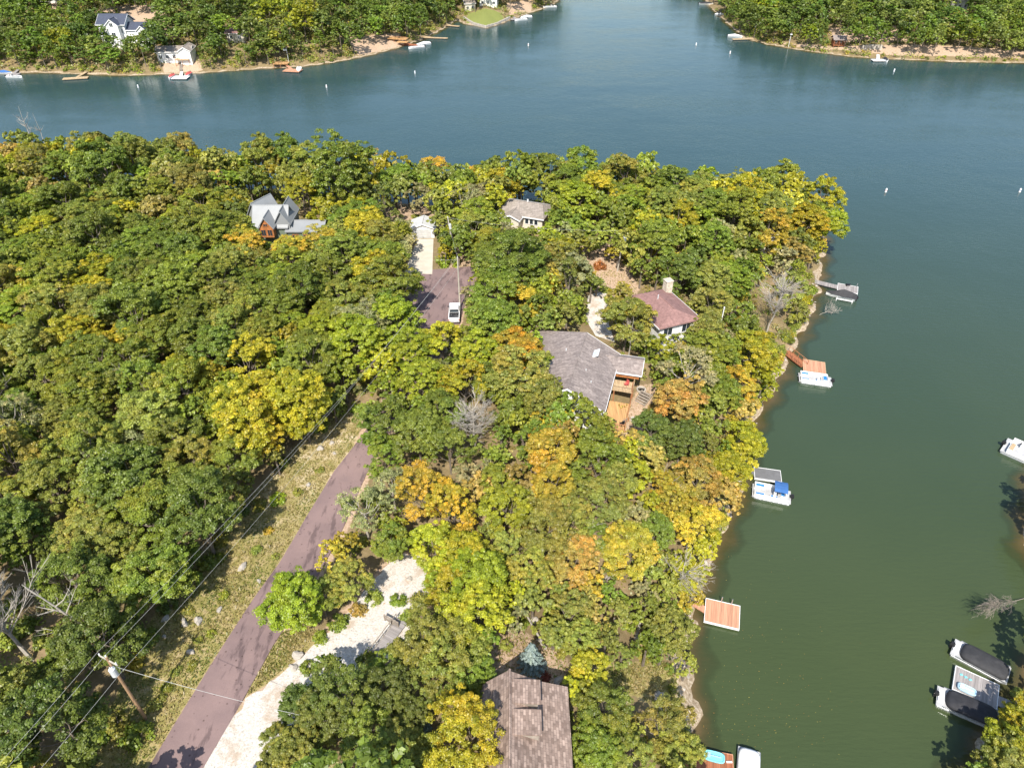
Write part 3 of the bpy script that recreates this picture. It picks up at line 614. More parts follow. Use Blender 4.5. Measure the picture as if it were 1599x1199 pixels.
# ------------------------------------------------------------------ buildings
def window(root, T_, w, h, name='window', pane='glass', frame='trim', mull=1):
    mb = MB(); t = .09
    mb.box((0, 0, h/2), (w+2*t, .10, t), T_); mb.box((0, 0, -h/2), (w+2*t, .10, t), T_)
    for s in (-1, 1): mb.box((s*(w/2+t/2), 0, 0), (t, .10, h), T_)
    for k in range(1, mull+1): mb.box((-w/2+w*k/(mull+1), 0, 0), (.05, .08, h), T_)
    f = mb.build(name, frame, root); MB().box((0, .01, 0), (w, .05, h), T_).build('pane', pane, f); return f
def block(root, X, L, Wd, zb, zw, rise, ov, wall, roof, hip=0., fascia='trim', th=.2, names=('wall', 'roof')):
    """gabled block, ridge along local x; X = local matrix"""
    mb = MB(); l, w_ = L/2, Wd/2
    if hip <= 0: ring = lambda x: [(x,-w_,zb),(x,w_,zb),(x,w_,zw),(x,0,zw+rise*w_/(w_+ov)),(x,-w_,zw)]
    else: ring = lambda x: [(x,-w_,zb),(x,w_,zb),(x,w_,zw),(x,-w_,zw)]
    mb.loft([ring(-l), ring(l)], X).build(names[0], wall, root)
    e = zw-.03; we = w_+ov; le = l+ov; dz = rise
    r = MB()
    hx = le-hip
    for s in (-1, 1): r.slab([(-le, s*we, e), (le, s*we, e), (hx, 0, e+dz), (-hx, 0, e+dz)], th, X)
    if hip > 0:
        for s in (-1, 1): r.slab([(s*le, -we, e), (s*le, we, e), (s*hx, 0, e+dz)], th, X)
    ro = r.build(names[1], roof, root)
    f = MB()
    for s in (-1, 1): f.box((0, s*(we+.03), e-.1), (2*le, .06, .22), X)
    if hip <= 0:
        for sx in (-1, 1):
            for sy in (-1, 1): f.add([(sx*(le+.01), sy*we, e+.02), (sx*(le+.01), 0, e+dz+.03), (sx*(le+.01), 0, e+dz-.24), (sx*(le+.01), sy*we, e-.22), (sx*(le+.07), sy*we, e+.02), (sx*(le+.07), 0, e+dz+.03), (sx*(le+.07), 0, e+dz-.24), (sx*(le+.07), sy*we, e-.22)], [(0,1,2,3),(7,6,5,4),(0,4,5,1),(1,5,6,2),(2,6,7,3),(3,7,4,0)], X)
    f.build('fascia', fascia, root)
    cap = MB().bar((-hx, 0, e+dz+.03), (hx, 0, e+dz+.03), .09, 6, None, X); cap.build('ridge_cap', roof, ro)
    return ro
def railing(root, pts, h, mat, name='railing', post=.05, step=1.3, bal=True):
    mb = MB()
    for a, b in zip(pts, pts[1:]):
        a = Vector(a); b = Vector(b); n = max(1, round((b-a).length/step)); up = Vector((0, 0, h))
        for k in range(n+1): p = a.lerp(b, k/n); mb.bar(p, p+up*1.02, post, 4)
        mb.bar(a+up, b+up, .05, 4); mb.bar(a+up*.15, b+up*.15, .03, 4)
        if bal:
            m = max(2, int((b-a).length/.22))
            for k in range(1, m): p = a.lerp(b, k/m); mb.bar(p+up*.15, p+up, .018, 3)
    return mb.build(name, mat, root)
def chair_mb(mb, X):
    mb.box((0, 0, .42), (.5, .5, .06), X); mb.box((0, -.25, .75), (.5, .06, .6), X)
    for a in (-1, 1):
        for b in (-1, 1): mb.box((a*.22, b*.22, .2), (.05, .05, .4), X)
        mb.box((a*.26, 0, .62), (.06, .5, .04), X)
# grey shingled house with the cedar decks
c = P(892, 560, 12.5); gz = h1(c[0], c[1])
root = thing('lake_house', 'big grey shingled house with skylight and two level orange wooden deck', 'house', (9.45, 82.1, gz)); hE = root
az = R(74.5); Xe = T(0, 0, 0, az); e0 = 12.4-gz
block(root, Xe, 13.2, 9.8, -4.5, e0, 3.0, .5, 'white', 'roof_grey')
# local frame: x along ridge (away from camera), y to the left
block(root, T(7.0, 3.2, 0, R(-14)), 5.8, 3.9, e0-1.2, e0-.15, 1.15, .35, 'cedarwood', 'roof_grey', names=('porch_wall', 'porch_roof'))
MB().slab([(-7.15, .05, e0+3.02), (7.15, .05, e0+3.02), (9.3, 7.9, e0+.55), (-1.2, 7.9, e0+.55)], .2, Xe).build('roof', 'roof_grey', root)
MB().loft([[(x, 4.9, -4), (x, 7.4, -4), (x, 7.4, e0+.42), (x, 4.9, e0+1.2)] for x in (-.4, 8.4)], Xe).build('wall', 'white', root)
X2 = Xe @ T(3.4, -1.9, e0+1.98) @ Matrix.Rotation(R(-29), 4, 'X')
sk = MB().box((0, 0, 0), (1.7, 1.5, .16), X2).build('skylight', 'trim', root); MB().box((0, 0, .06), (1.45, 1.25, .12), X2).build('pane', 'glassblue', sk)
for a, b in ((-3, -2.6), (2.5, 2.2), (-1.2, -1.5)): MB().bar(Xe @ Vector((a, b, e0+.9)), Xe @ Vector((a, b, e0+(2.75 if b > 0 else 3.1-abs(b)*.5))), .08, 6).build('roof_vent', 'xfmr', root)
for y_ in (-3.2, 0, 3.2): window(root, Xe @ T(-6.56, y_, e0-1.3, R(90)), 1.1, 1.2)
window(root, Xe @ T(-6.56, 0, e0+.9, R(90)), 1.3, 1.0)
for x_ in (-4.5, -2, .5): window(root, Xe @ T(x_, -4.96, e0-1.4), 1.8, 1.9)
for x_ in (-4.5, -2, .5): window(root, Xe @ T(x_, -4.96, e0-4.2), 1.8, 1.9)
# decks: upper strip and broad lower deck on posts
def dk(x0, x1, y0, y1, z, mat, name='deck'): return MB().box(((x0+x1)/2, (y0+y1)/2, z), (x1-x0, y1-y0, .16), Xe).build(name, mat, root)
dk(.9, 3.4, -8.3, -4.95, e0-2.2, 'decktan', 'upper_deck'); dk(-5.3, .8, -8.3, -4.95, e0-4.3, 'decknew'); dk(-7.4, -5.4, -6.4, -5.0, e0-4.3, 'decktan', 'landing')
W_ = lambda x, y, z: tuple(Xe @ Vector((x, y, z)))
railing(root, [W_(.95, -5.5, e0-2.1), W_(.95, -8.25, e0-2.1), W_(3.35, -8.25, e0-2.1)], .95, 'railtan')
railing(root, [W_(.75, -8.2, e0-4.2), W_(-5.25, -8.2, e0-4.2), W_(-5.25, -6.45, e0-4.2)], .95, 'rail')
ps = MB()
for x_, y_ in ((1, -8.2), (3.3, -8.2), (-2.2, -8.4), (-5.2, -8.4), (-5.2, -5.6), (1, -5.6)): ps.bar(W_(x_, y_, -7), W_(x_, y_, e0-2.2 if x_ > .5 else e0-4.3), .09, 4)
ps.bar(W_(3.3, -8.2, e0-2.2), W_(3.3, -8.2, e0-.2), .08, 4); ps.bar(W_(.95, -8.2, e0-2.2), W_(.95, -8.2, e0-.2), .08, 4); ps.build('deck_post', 'rail', root)
st = MB()
for k in range(8): st.box((-5.6-k*.28, -8.0, e0-4.5-k*.22), (.28, 1.1, .06), Xe)
st.build('deck_stairs', 'railtan', root)
for i, (x_, y_, z_, m_, rz_) in enumerate(((2.2, -7.2, e0-2.1, 'red', 2.2), (-4.4, -7.7, e0-4.2, 'black', .5), (-4.3, -6.6, e0-4.2, 'black', -.6), (-3.9, -8.0, e0-4.2, 'timber', 1.2))):
    p = root.location + Xe @ Vector((x_, y_, z_)); mb = MB(); chair_mb(mb, T(0, 0, 0, rz_))
    o = mb.build('deck_chair', m_); o.location = p
    tag(o, ['red armchair on the upper deck of the grey shingled house', 'black chair at the near left corner of the orange deck', 'black chair against the wall side of the orange deck', 'weathered wooden chair by the outer railing of the orange deck'][i], 'chair', 'chairs on the lake house decks')
# stairs and fire pit beside that deck
p = G(1008, 622); root = thing('garden_stairs', 'short flight of timber garden steps beside the orange deck', 'stairs', p, R(-40)); mb = MB()
for k in range(6): MB().box((0, -k*.42, 1.0-k*.2), (1.7, .3, .12)).build('step', 'timber', root)
for s in (-1, 1): mb.bar((s*.9, .3, 1.1), (s*.9, -2.4, -.2), .06, 4)
mb.build('stringer', 'timber', root)
p = G(1001, 610); mb = MB(); rr = [[(q*math.cos(a), q*math.sin(a), z) for a in np.arange(0, 6.28, .45)] for q, z in ((.75, -.2), (.75, .35), (.55, .35), (.55, .05))]
mb.loft(rr); o = mb.build('fire_pit', 'rock', None, p); tag(o, 'round dark stone fire pit above the garden steps', 'fire pit'); MB().prism([(.54*math.cos(a), .54*math.sin(a)) for a in np.arange(0, 6.28, .45)], 0, .12).build('ash', 'black', o)

# maroon roofed house
cx, cy = 25.3, 100.8; gz = h1(cx, cy); ez = 13.0-gz
root = thing('brick_house', 'house with maroon hipped roof, pale chimney and small red deck', 'house', (cx, cy, gz), R(-68)); hD = root
block(root, T(), 9.6, 6.8, -4, ez-.5, 1.5, .6, 'white', 'roof_maroon', hip=2.4)
MB().box((-3.9, 3.1, ez*.5+.6), (1.2, 1.2, ez+2.6)).box((-3.9, 3.1, ez+1.96), (1.4, 1.4, .12)).build('chimney', 'stone', root)
for y_ in (-1.9, 1.6): window(root, T(4.86, y_, ez-1.9, R(90)), 1.6, 1.5)
for x_ in (-2.5, 1): window(root, T(x_, -3.46, ez-1.9), 1.4, 1.3)
for z_ in (ez-1.9, ez-4.6): MB().box((3.9, 4.4, z_-1.1), (3.4, 1.6, .15)).build('deck', 'decknew', root)
railing(root, [(5.6, 3.7, ez-2.9), (5.6, 5.2, ez-2.9), (2.2, 5.2, ez-2.9)], .95, 'rail')
mb = MB(); [mb.bar((x_, 5.1, -5), (x_, 5.1, ez-3), .08, 4) for x_ in (2.3, 5.5)]; mb.build('deck_post', 'rail', root)
mb = MB(); mb.bar((-1, -.6, ez+.6), (-1, -.6, ez+1.5), .09, 6); mb.build('roof_vent', 'xfmr', root)

# steep chalet with grey metal roof
cx, cy = -46.6, 131.2; gz = h1(cx, cy); e = 13.2-gz
root = thing('chalet', 'steep gabled chalet with light grey metal roof and orange timber front gable', 'house', (cx, cy, gz)); hA = root
block(root, T(-1.6, 1.5, 0), 6.4, 5.6, -2, e, 3.4, .35, 'greenwall', 'roof_metal', fascia='roof_metal')
block(root, T(-1.9, -1.3, 0, R(90)), 3.2, 2.6, e-1.5, e+.6, 2.2, .3, 'cedarwood', 'roof_metal', fascia='roof_metal', names=('dormer_wall', 'dormer_roof'))
for x_ in (-.62, .62): window(root, T(-1.9+x_, -2.93, e-.5), .85, 1.3, frame='cedarwood')
window(root, T(-1.9, -2.93, e+1.1), .7, .55, frame='cedarwood')
block(root, T(.9, 2.2, 0, R(90)), 6.8, 2.8, -2, e+.7, 2.7, .3, 'roof_metal', 'roof_metal', fascia='roof_metal', names=('gable_wall', 'gable_roof'))
block(root, T(-4.2, 4.0, 0, R(62)), 5.0, 3.2, -2, e+.8, 2.9, .3, 'roof_metal', 'roof_metal', fascia='roof_metal', names=('gable_wall', 'gable_roof'))
block(root, T(5.2, .9, 0), 7.0, 4.9, -2, e-.7, 1.1, .35, 'greenwall', 'roof_metal', fascia='roof_metal', names=('wing_wall', 'wing_roof'))
for x_ in (3.2, 5.4, 7.4): window(root, T(x_, -1.6, e-2.2), 1.1, 1.3, frame='cedarwood')
# white garage
p = G(661, 373); gz = p[2]
root = thing('garage', 'small white garage with gabled roof at the head of the concrete driveway', 'garage', (p[0], p[1]+2., gz)); hB = root
block(root, T(0, 0, 0, R(90)), 3.6, 4.7, -1, 2.4, 1.0, .3, 'white', 'greyroof')
d = MB()
for k in range(5): d.box((0, -1.83, .25+k*.4), (3.3, .07, .38))
dd = d.build('garage_door', 'greyroof', root); MB().bar((-.15, -1.9, .3), (.15, -1.9, .3), .03).build('handle', 'black', dd)
window(root, T(0, -1.83, 2.75), .6, .3)
# beige roofed house among the trees
cx, cy = 2.9, 139.2; gz = h1(cx, cy)
root = thing('cottage', 'cottage with beige hipped roof and white walls, nearly hidden among trees', 'house', (cx, cy, gz)); hC = root; e = 12.9-gz
block(root, T(0, 0, 0, R(-20)), 9.4, 6.6, -2, e, 1.5, .5, 'cream', 'roof_tan', hip=1.5)
block(root, T(-2.4, -2.2, 0, R(70)), 5.0, 3.6, -2, e-.1, .9, .4, 'cream', 'roof_tan', names=('porch_wall', 'porch_roof'))
for x_ in (1.4, 2.4, 3.4): window(root, T(x_*.94-1.15, x_*-.34-3.15, e-1.1, R(-20)), .7, 1.2, mull=0)
mb = MB(); mb.bar((.4, .4, e+1), (.4, .4, e+1.9), .15, 6); mb.build('roof_vent', 'trim', root)
# brown shingled house at the bottom edge
cx, cy = 0.7, 28.6; gz = h1(cx, cy)
root = thing('shingled_house', 'brown shingled house with two shed dormers at the bottom of the view', 'house', (cx, cy, gz), R(90)); hF = root
zr = 16.2-gz; rp = MB()
# profile across (local y = world -x): left eave, ridge, break, porch eave
prof = [(3.6, zr-2.7), (.9, zr), (-1.9, zr-1.75), (-4.4, zr-2.7)]
for (y0, z0), (y1, z1) in zip(prof, prof[1:]): rp.slab([(-9, y0, z0), (5.3+(0 if y1 > -1 else -.15), y0, z0), (5.3+(0 if y1 > -1 else -.15), y1, z1), (-9, y1, z1)], .22)
ro = rp.build('roof', 'roof_brown', root)
MB().bar((-9, .9, zr+.04), (5.3, .9, zr+.04), .11, 6).build('ridge_cap', 'roof_brown', ro)
mb = MB(); mb.loft([[(x, 3.1, -4), (x, 3.1, zr-2.5), (x, .9, zr-.3), (x, -1.9, zr-2.05), (x, -3.9, zr-2.8), (x, -3.9, -4)] for x in (-8.8, 4.8)]); mb.build('wall', 'cream', root)
for xd in (3.6, .9):
    dm = MB(); dm.loft([[(xd-1.15, .5, zr-.28), (xd-1.15, -1.55, zr-.42), (xd-1.15, -1.55, zr-1.9)], [(xd+.75, .5, zr-.28), (xd+.75, -1.55, zr-.42), (xd+.75, -1.55, zr-1.9)]]); do = dm.build('dormer', 'timber', root)
    MB().slab([(xd-1.3, .62, zr-.12), (xd+.9, .62, zr-.12), (xd+.9, -1.8, zr-.3), (xd-1.3, -1.8, zr-.3)], .14).build('dormer_roof', 'roof_brown', do)
    MB().box((xd-.2, -1.58, zr-1.1), (1.3, .06, .5)).build('window', 'glass', do)
MB().bar((4.6, -1.65, zr-1.9), (4.6, -1.65, zr-.9), .14, 8).build('flue', 'alu', root)
fs = MB(); [fs.box(((5.33), (a[0]+b[0])/2, (a[1]+b[1])/2-.1), (.06, abs(a[0]-b[0]), .12)) for a, b in zip(prof, prof[1:])]; 
for y_ in (-2.6,): window(root, T(-3, -3.93, zr-4), 1.3, 1.2)
for y_ in (-2, 1): window(root, T(4.84, y_, zr-4.2, R(90)), 1.2, 1.2)
# small red garden shed roof at the point
p = G(1190, 392); root = thing('garden_shed', 'little maroon roofed shed half hidden near the point', 'shed', p, R(20)); hS = root
block(root, T(), 2.6, 2.2, -1, 3.8, .6, .3, 'cream', 'roof_maroon'); window(root, T(0, -1.12, 2.8), .8, .7)

# far shore houses
def far_house(label, u, v, L, Wd, zw, rise, wall, roof, rz=0, name='house', extra=None, deck=None, hip=0, z=None):
    p = G(u, v); root = thing(name, label, 'house', p, R(rz))
    block(root, T(), L, Wd, -3, zw, rise, .5, wall, roof, hip=hip)
    n = int(L//2.4)
    for f_ in range(max(1, int(zw//2.8))):
        for k in range(n): window(root, T(-L/2+(k+.5)*L/n, -Wd/2-.03, 1.5+f_*2.8), 1.1, 1.3)
    if deck:
        MB().box((deck[0], -Wd/2-1.4, deck[1]), (deck[2], 2.8, .2)).build('deck', deck[3], root)
        railing(root, [(deck[0]-deck[2]/2, -Wd/2-2.75, deck[1]+.1), (deck[0]+deck[2]/2, -Wd/2-2.75, deck[1]+.1)], 1., 'rail', bal=False)
        mb = MB(); [mb.bar((deck[0]+s*deck[2]/2*.95, -Wd/2-2.6, -3), (deck[0]+s*deck[2]/2*.95, -Wd/2-2.6, deck[1]), .1, 4) for s in (-1, 0, 1)]; mb.build('deck_post', 'rail', root)
    return root
hW = far_house('tall white two storey house with dark navy gabled roof on the far shore', 190, 66, 9, 8, 6.4, 2.6, 'white', 'roof_navy')
hW.scale = (1.18, 1.18, 1.18)
block(hW, T(1.2, -4.3, 0, R(90)), 3.5, 4.2, -3, 6.4, 2.0, .3, 'white', 'roof_navy', names=('gable_wall', 'gable_roof')); window(hW, T(1.2, -6.08, 6.6), 1.1, 1.2); window(hW, T(1.2, -6.08, 3.6), 1.3, 1.3)
block(hW, T(8.4, -.5, 0), 8.4, 6, -3, 4.6, 1.9, .4, 'white', 'roof_navy', names=('wing_wall', 'wing_roof')); block(hW, T(10.5, -3.5, 0, R(90)), 3, 3.4, -3, 4.6, 1.6, .3, 'white', 'roof_navy', names=('gable_wall', 'gable_roof'))
hG = far_house('long low house with pale grey roof and lakeside deck on the far shore', 277, 92, 13, 6.5, 3.4, 1.4, 'white', 'roof_tan', 6, deck=(3.4, .8, 5.5, 'decktan'))
block(hG, T(4.8, -.8, 0, R(90)), 8.4, 4.4, -3, 3.8, 1.5, .4, 'white', 'roof_tan', names=('gable_wall', 'gable_roof'))
hH = far_house('small house with faded pink roof among the far shore trees', 372, 62, 7, 6, 3, 1.5, 'cream', 'roof_maroon')
hI = far_house('white house with long dark porch above the round lawn', 764, 8, 9, 6, 4.5, 1.6, 'white', 'roof_tan', -8)
hJ = far_house('pale beige house left of the round lawn', 733, 16, 5, 5, 3.4, 1.4, 'cream', 'roof_tan', 12)
hK = far_house('white building with broad pale roof at the top left corner', 88, 3, 12, 6, 3, 1.2, 'white', 'whitecover')
hL = far_house('pale house showing through trees above the right far shore', 1496, 14, 6, 5, 4.2, 1.4, 'white', 'roof_tan', 8)
p = G(1307, 72); root = thing('cabin', 'dark red wooden lakeside cabin with open porch on the right far shore', 'cabin', p, R(-5)); hM = root
mb = MB(); mb.box((0, 1, 1.2), (4.6, 2.6, 2.6)); mb.build('wall', 'deckred', root)
mb = MB(); [mb.box((a, b, 1.4), (.2, .2, 3.2)) for a in (-2.2, 0, 2.2) for b in (-2.2, 2.2)]; mb.build('post', 'deckred', root)
MB().box((0, -1, .6), (4.8, 2.6, .15)).build('deck', 'deckred', root); railing(root, [(-2.3, -2.25, .65), (2.3, -2.25, .65)], .9, 'rail', bal=False)
mb = MB(); [mb.slab([(-2.9, s*2.8, 2.9), (2.9, s*2.8, 2.9), (2.9, 0, 4.3), (-2.9, 0, 4.3)], .15) for s in (-1, 1)]; mb.build('roof', 'roof_grey', root)
window(root, T(-1, -.33, 1.7), .9, .9); window(root, T(1, -.33, 1.7), .9, .9)

# walls of stone
def stone_wall(label, pts, w, h, mat='rock', name='stone_wall'):
    mb = MB(); r_ = random.Random(len(label)); P3 = [Vector(G(u, v)) for u, v in pts]
    for a, b in zip(P3, P3[1:]):
        n = max(1, int((b-a).length/.7))
        for k in range(n):
            c = a.lerp(b, (k+.5)/n); d = (b-a); mb.box((c.x+r_.uniform(-.08, .08), c.y+r_.uniform(-.08, .08), c.z+h/2-.2+r_.uniform(-.06, .06)), (.72, w, h+.4), None, math.atan2(d.y, d.x)+r_.uniform(-.06, .06), .9)
    return tag(mb.build(name, mat), label, 'wall')
stone_wall('pale curved stone sea wall round the bright far lawn', [(724, 29), (738, 38), (758, 44), (778, 38), (796, 29)], .8, .9)
stone_wall('white stone retaining wall on the right far shore', [(1345, 78), (1362, 77), (1376, 78)], 1.0, 1.8)
stone_wall('low pale stone wall edging the orange path', [(962, 468), (945, 482), (948, 500)], .4, .5)
stone_wall('pale stone wall curving round the fire pit terrace', [(984, 655), (992, 662), (1000, 656), (1006, 648)], .5, .8)
# white boulder bank beside the lawn
def blob(c, r, seed, n=1):
    r_ = random.Random(seed); mb = MB(); import bmesh
    b = bmesh.new(); bmesh.ops.create_icosphere(b, subdivisions=2, radius=1)
    f = [r_.uniform(0, 6) for _ in range(6)]
    for v in b.verts:
        q = v.co; k = 1+.18*math.sin(q.x*3+f[0])+.15*math.sin(q.y*4+f[1])+.12*math.sin(q.z*5+f[2]+q.x*2); v.co = Vector((q.x*r[0]*k, q.y*r[1]*k, q.z*r[2]*k))+Vector(c)
    b.verts.ensure_lookup_table(); vs = [tuple(v.co) for v in b.verts]; fs = [tuple(v.index for v in f_.verts) for f_ in b.faces]; b.free(); return mb.add(vs, fs)
def rock(u, v, r, label, seed=0, mat='rock', name='boulder', group=None, flat=.6):
    p = G(u, v); r_ = random.Random(seed+int(u)); o = blob((0, 0, r*.15), (r, r*r_.uniform(.6, .9), r*flat), seed+int(u*7+v)).build(name, mat, None, p); o.rotation_euler[2] = r_.uniform(0, 3)
    return tag(o, label, 'rock', group)
rock(1030, 1093, 1.15, 'long pale limestone ledge at the foot of the lawn', 2, flat=.45); rock(1056, 1021, .75, 'white limestone boulder at the top of the gravel beach', 3)
for i, (u, v, r, l) in enumerate([(288, 972, .5, 'light grey rock in the grass verge, largest by the road bend'), (259, 966, .42, 'grey rock in the verge nearest the wood edge'), (287, 975, .3, 'small rock touching the largest verge rock'), (310, 970, .55, 'broad flat rock in the verge beside the road'), (298, 1018, .42, 'upright pale rock low in the verge'), (343, 952, .4, 'grey rock close to the road edge'), (380, 885, .6, 'long pale rock in the upper verge'), (257, 994, .25, 'small white rock under the power wires'),
        (465, 1025, .62, 'round grey boulder on the grass between road and gravel'), (458, 1042, .5, 'flat grey boulder just below the round one'), (405, 908, .35, 'white rock on the road shoulder by the lime tree'), (482, 757, .45, 'dark capped rock beside the upper road'), (500, 700, .5, 'pale flat rock in the dry grass of the upper verge'), (518, 692, .4, 'bleached rock near the upper road edge'), (522, 708, .35, 'small bleached rock on the dry bank'), (640, 905, .4, 'rock beside the bush on the gravel'), (835, 968, .45, 'pale rock on the bare slope above the spruce'), (872, 1062, .5, 'pale rock right of the red bush')]):
    rock(u, v, r, l, 11+i, group='rocks on the ground')
# shoreline stones
sr = random.Random(5); mb = MB(); n_ = 0
for (a, b) in zip(PEN[:38], PEN[1:39]):
    L = math.hypot(b[0]-a[0], b[1]-a[1]); 
    if a[0] < 10: continue
    for k in range(int(L*1.1)):
        t = sr.random(); x = a[0]+(b[0]-a[0])*t+sr.uniform(-1.3, .5); y = a[1]+(b[1]-a[1])*t+sr.uniform(-.8, .8); z = h1(x, y)
        r = sr.uniform(.08, .3); k_ = blob((x, y, max(z, -.1)), (r, r*sr.uniform(.6, 1), r*.55), sr.randrange(9999)); mb.add(k_.v, k_.f); n_ += 1
tag(mb.build('shore_stones', 'rock'), 'loose pale stones lining the edge of the wooded shore', 'stones', kind='stuff')
# timber edged steps and fence on the gravel
p = G(612, 975); root = thing('timber_fence', 'dark timber gate and handrail on the edge of the gravel', 'fence', p, R(-30)); 
for x_ in (-.9, 0, .9): MB().box((x_, 0, .5), (.12, .12, 1.3)).build('post', 'timber', root)
mb = MB(); [mb.box((0, 0, z_), (1.9, .06, .12)) for z_ in (.35, .65, .95, 1.1)]; mb.build('rail', 'timber', root)
p = G(607, 1000); root = thing('board_walk', 'grey weathered boardwalk leading down from the gravel', 'walkway', p, R(62))
MB().box((0, 0, .25), (5.0, 1.25, .12)).build('deck', 'deckgrey', root); railing(root, [(-2.4, .62, .3), (2.4, .62, .3)], .9, 'timber', bal=False)
# lakeside beach steps near the far grey house
for (l, u, v, w_, hh) in (('long wooden stair from the grey roofed house to its dock', 283, 104, 1.2, 0),):
    p = G(u, v-9); root = thing('shore_stairs', l, 'stairs', p); q = Vector(P(u, v+9, .4))-Vector(p)
    for k in range(14): MB().box((q.x*k/13, q.y*k/13, q.z*k/13+.2), (1.3, .5, .14)).build('step', 'timber', root)

# ------------------------------------------------------------------ poles and wires
def uv_top(u, v, u2, v2):  # pole from ground pixel; returns base
    return G(u, v)
WT = []
def pole(label, u, v, h, mat, arm=True, xf=True, lean=(0, 0), rz=0):
    p = G(u, v); root = thing('utility_pole', label, 'utility pole', p)
    root.rotation_euler = (lean[0], lean[1], 0)
    MB().bar((0, 0, -1), (0, 0, h), .17, 10, .11).build('pole', mat, root)
    C_, S_ = math.cos(rz), math.sin(rz)
    if arm:
        MB().box((0, 0, h-.55), (2.2, .1, .12), None, rz).build('crossarm', 'polegrey', root)
    for s in (-1, 0, 1) if arm else (0,):
        zz = h-.45 if s else h
        mb = MB(); [mb.bar((s*C_, s*S_, zz+.06*k), (s*C_, s*S_, zz+.06*k+.05), .06 if k % 2 else .04, 8) for k in range(4)]; mb.build('insulator', 'trim', root)
    if xf:
        t_ = MB(); t_.bar((.33*C_-.1, -.38, h-2.2), (.33*C_-.1, -.38, h-1.25), .27, 14); t_.bar((.33*C_-.1, -.38, h-1.25), (.33*C_-.1, -.38, h-1.15), .27, 14, .1); to = t_.build('transformer', 'xfmr', root)
        mb = MB(); [mb.bar((.33*C_-.1+a, -.38, h-1.2), (.33*C_-.1+a, -.38, h-.98), .035, 6) for a in (-.1, .1)]; mb.build('bushing', 'trim', to)
    WT.append((Vector(p), h, C_, S_)); return root
P1 = pole('tall brown utility pole with grey transformer beside the road at lower left', 228, 1122, 10.6, 'pole', rz=R(-25))
P2 = pole('bleached utility pole behind the parked pickup at the road turning', 718.5, 482, 9.9, 'polegrey', xf=False, rz=R(-30), arm=False)
P3 = pole('leaning utility pole with transformer right of the concrete driveway', 710, 402, 8.5, 'polegrey', rz=R(20), arm=False, lean=(0, R(-6)))
P4 = pole('utility pole with transformer above the orange path', 964, 424, 8.6, 'polegrey', rz=R(10), arm=False, lean=(0, R(4)))
P5 = pole('far utility pole in trees', -120, 1560, 10.5, 'pole', xf=False, rz=R(-25)); 
for ch in list(P5.children): bpy.data.objects.remove(ch)
bpy.data.objects.remove(P5)
def tip(i, s=0, dz=0):
    p, h, c, s_ = WT[i]; r = [P1, P2, P3, P4][i] if i < 4 else None; L = Vector((s*c, s*s_, h+.25+dz))
    if r: L = r.rotation_euler.to_matrix() @ L
    return p+L
def wire(label, a, b, sag, r=.012, mat='wire', group='power wires'):
    mb = MB(); n = 18; prev = None
    for k in range(n+1):
        t = k/n; p = a.lerp(b, t); p.z -= sag*4*t*(1-t)
        if prev is not None: mb.bar(prev, p, r, 4)
        prev = p
    return tag(mb.build('power_wire', mat), label, 'wire', group)
for s, dz, l in ((-1, -.2, 'uppermost wire from the brown pole over the verge to the turning'), (0, -.0, 'middle wire from the brown pole over the verge to the turning'), (1, -1.9, 'lowest wire from the brown pole over the verge to the turning')):
    b = tip(1, 0, dz if s else 0); b += Vector((.12*s, 0, -.3 if s < 0 else 0)); wire(l, tip(0, s, dz), b, 1.6)
off = Vector((-14.5, -12, 0))
for s, dz, l in ((-1, -.2, 'left wire from the brown pole towards the bottom edge'), (0, 0, 'middle wire from the brown pole towards the bottom edge'), (1, -1.9, 'right wire from the brown pole towards the bottom edge')):
    a = tip(0, s, dz); wire(l, a, a+Vector((-10, -24, 0)), .8)
hb = Vector(P(640, 1150, 12)); wire('pale service wire from the brown pole across the road to the brown shingled house', tip(0, 0, -1.6), hb, .9, .018, 'wire')
wire('wire from the bleached pole to the leaning pole', tip(1, 0, -.2), tip(2, 0, -.2), .3); wire('wire from the leaning pole to the pole above the orange path', tip(2, 0, -.3), tip(3, 0, -.3), .8)
wire('service wire from the leaning pole to the white garage', tip(2, 0, -1.5), Vector((hB.location.x+1.5, hB.location.y-2, hB.location.z+3)), .3)
wire('wire from the bleached pole running left behind the big oaks', tip(1, 0, -.6), Vector(P(560, 396, 16)), .6)
# slender white post in the trees, and mailbox
p = G(1117, 545); mb = MB(); mb.bar((0, 0, 0), (0, 0, 8.2), .09, 8, .07); o = mb.build('flag_pole', 'trim', None, p); tag(o, 'slender white flagpole rising among the trees right of the maroon house', 'flagpole'); blob((0, 0, 8.3), (.14, .14, .14), 1).build('finial', 'trim', o)
p = G(690, 414); root = thing('mailbox', 'small mailbox on a post beside the driveway mouth', 'mailbox', p, R(20)); MB().box((0, 0, .5), (.1, .1, 1.1)).build('post', 'timber', root); MB().box((0, 0, 1.15), (.24, .5, .24)).box((0, -.27, 1.15), (.2, .03, .2)).build('box', 'trim', root)

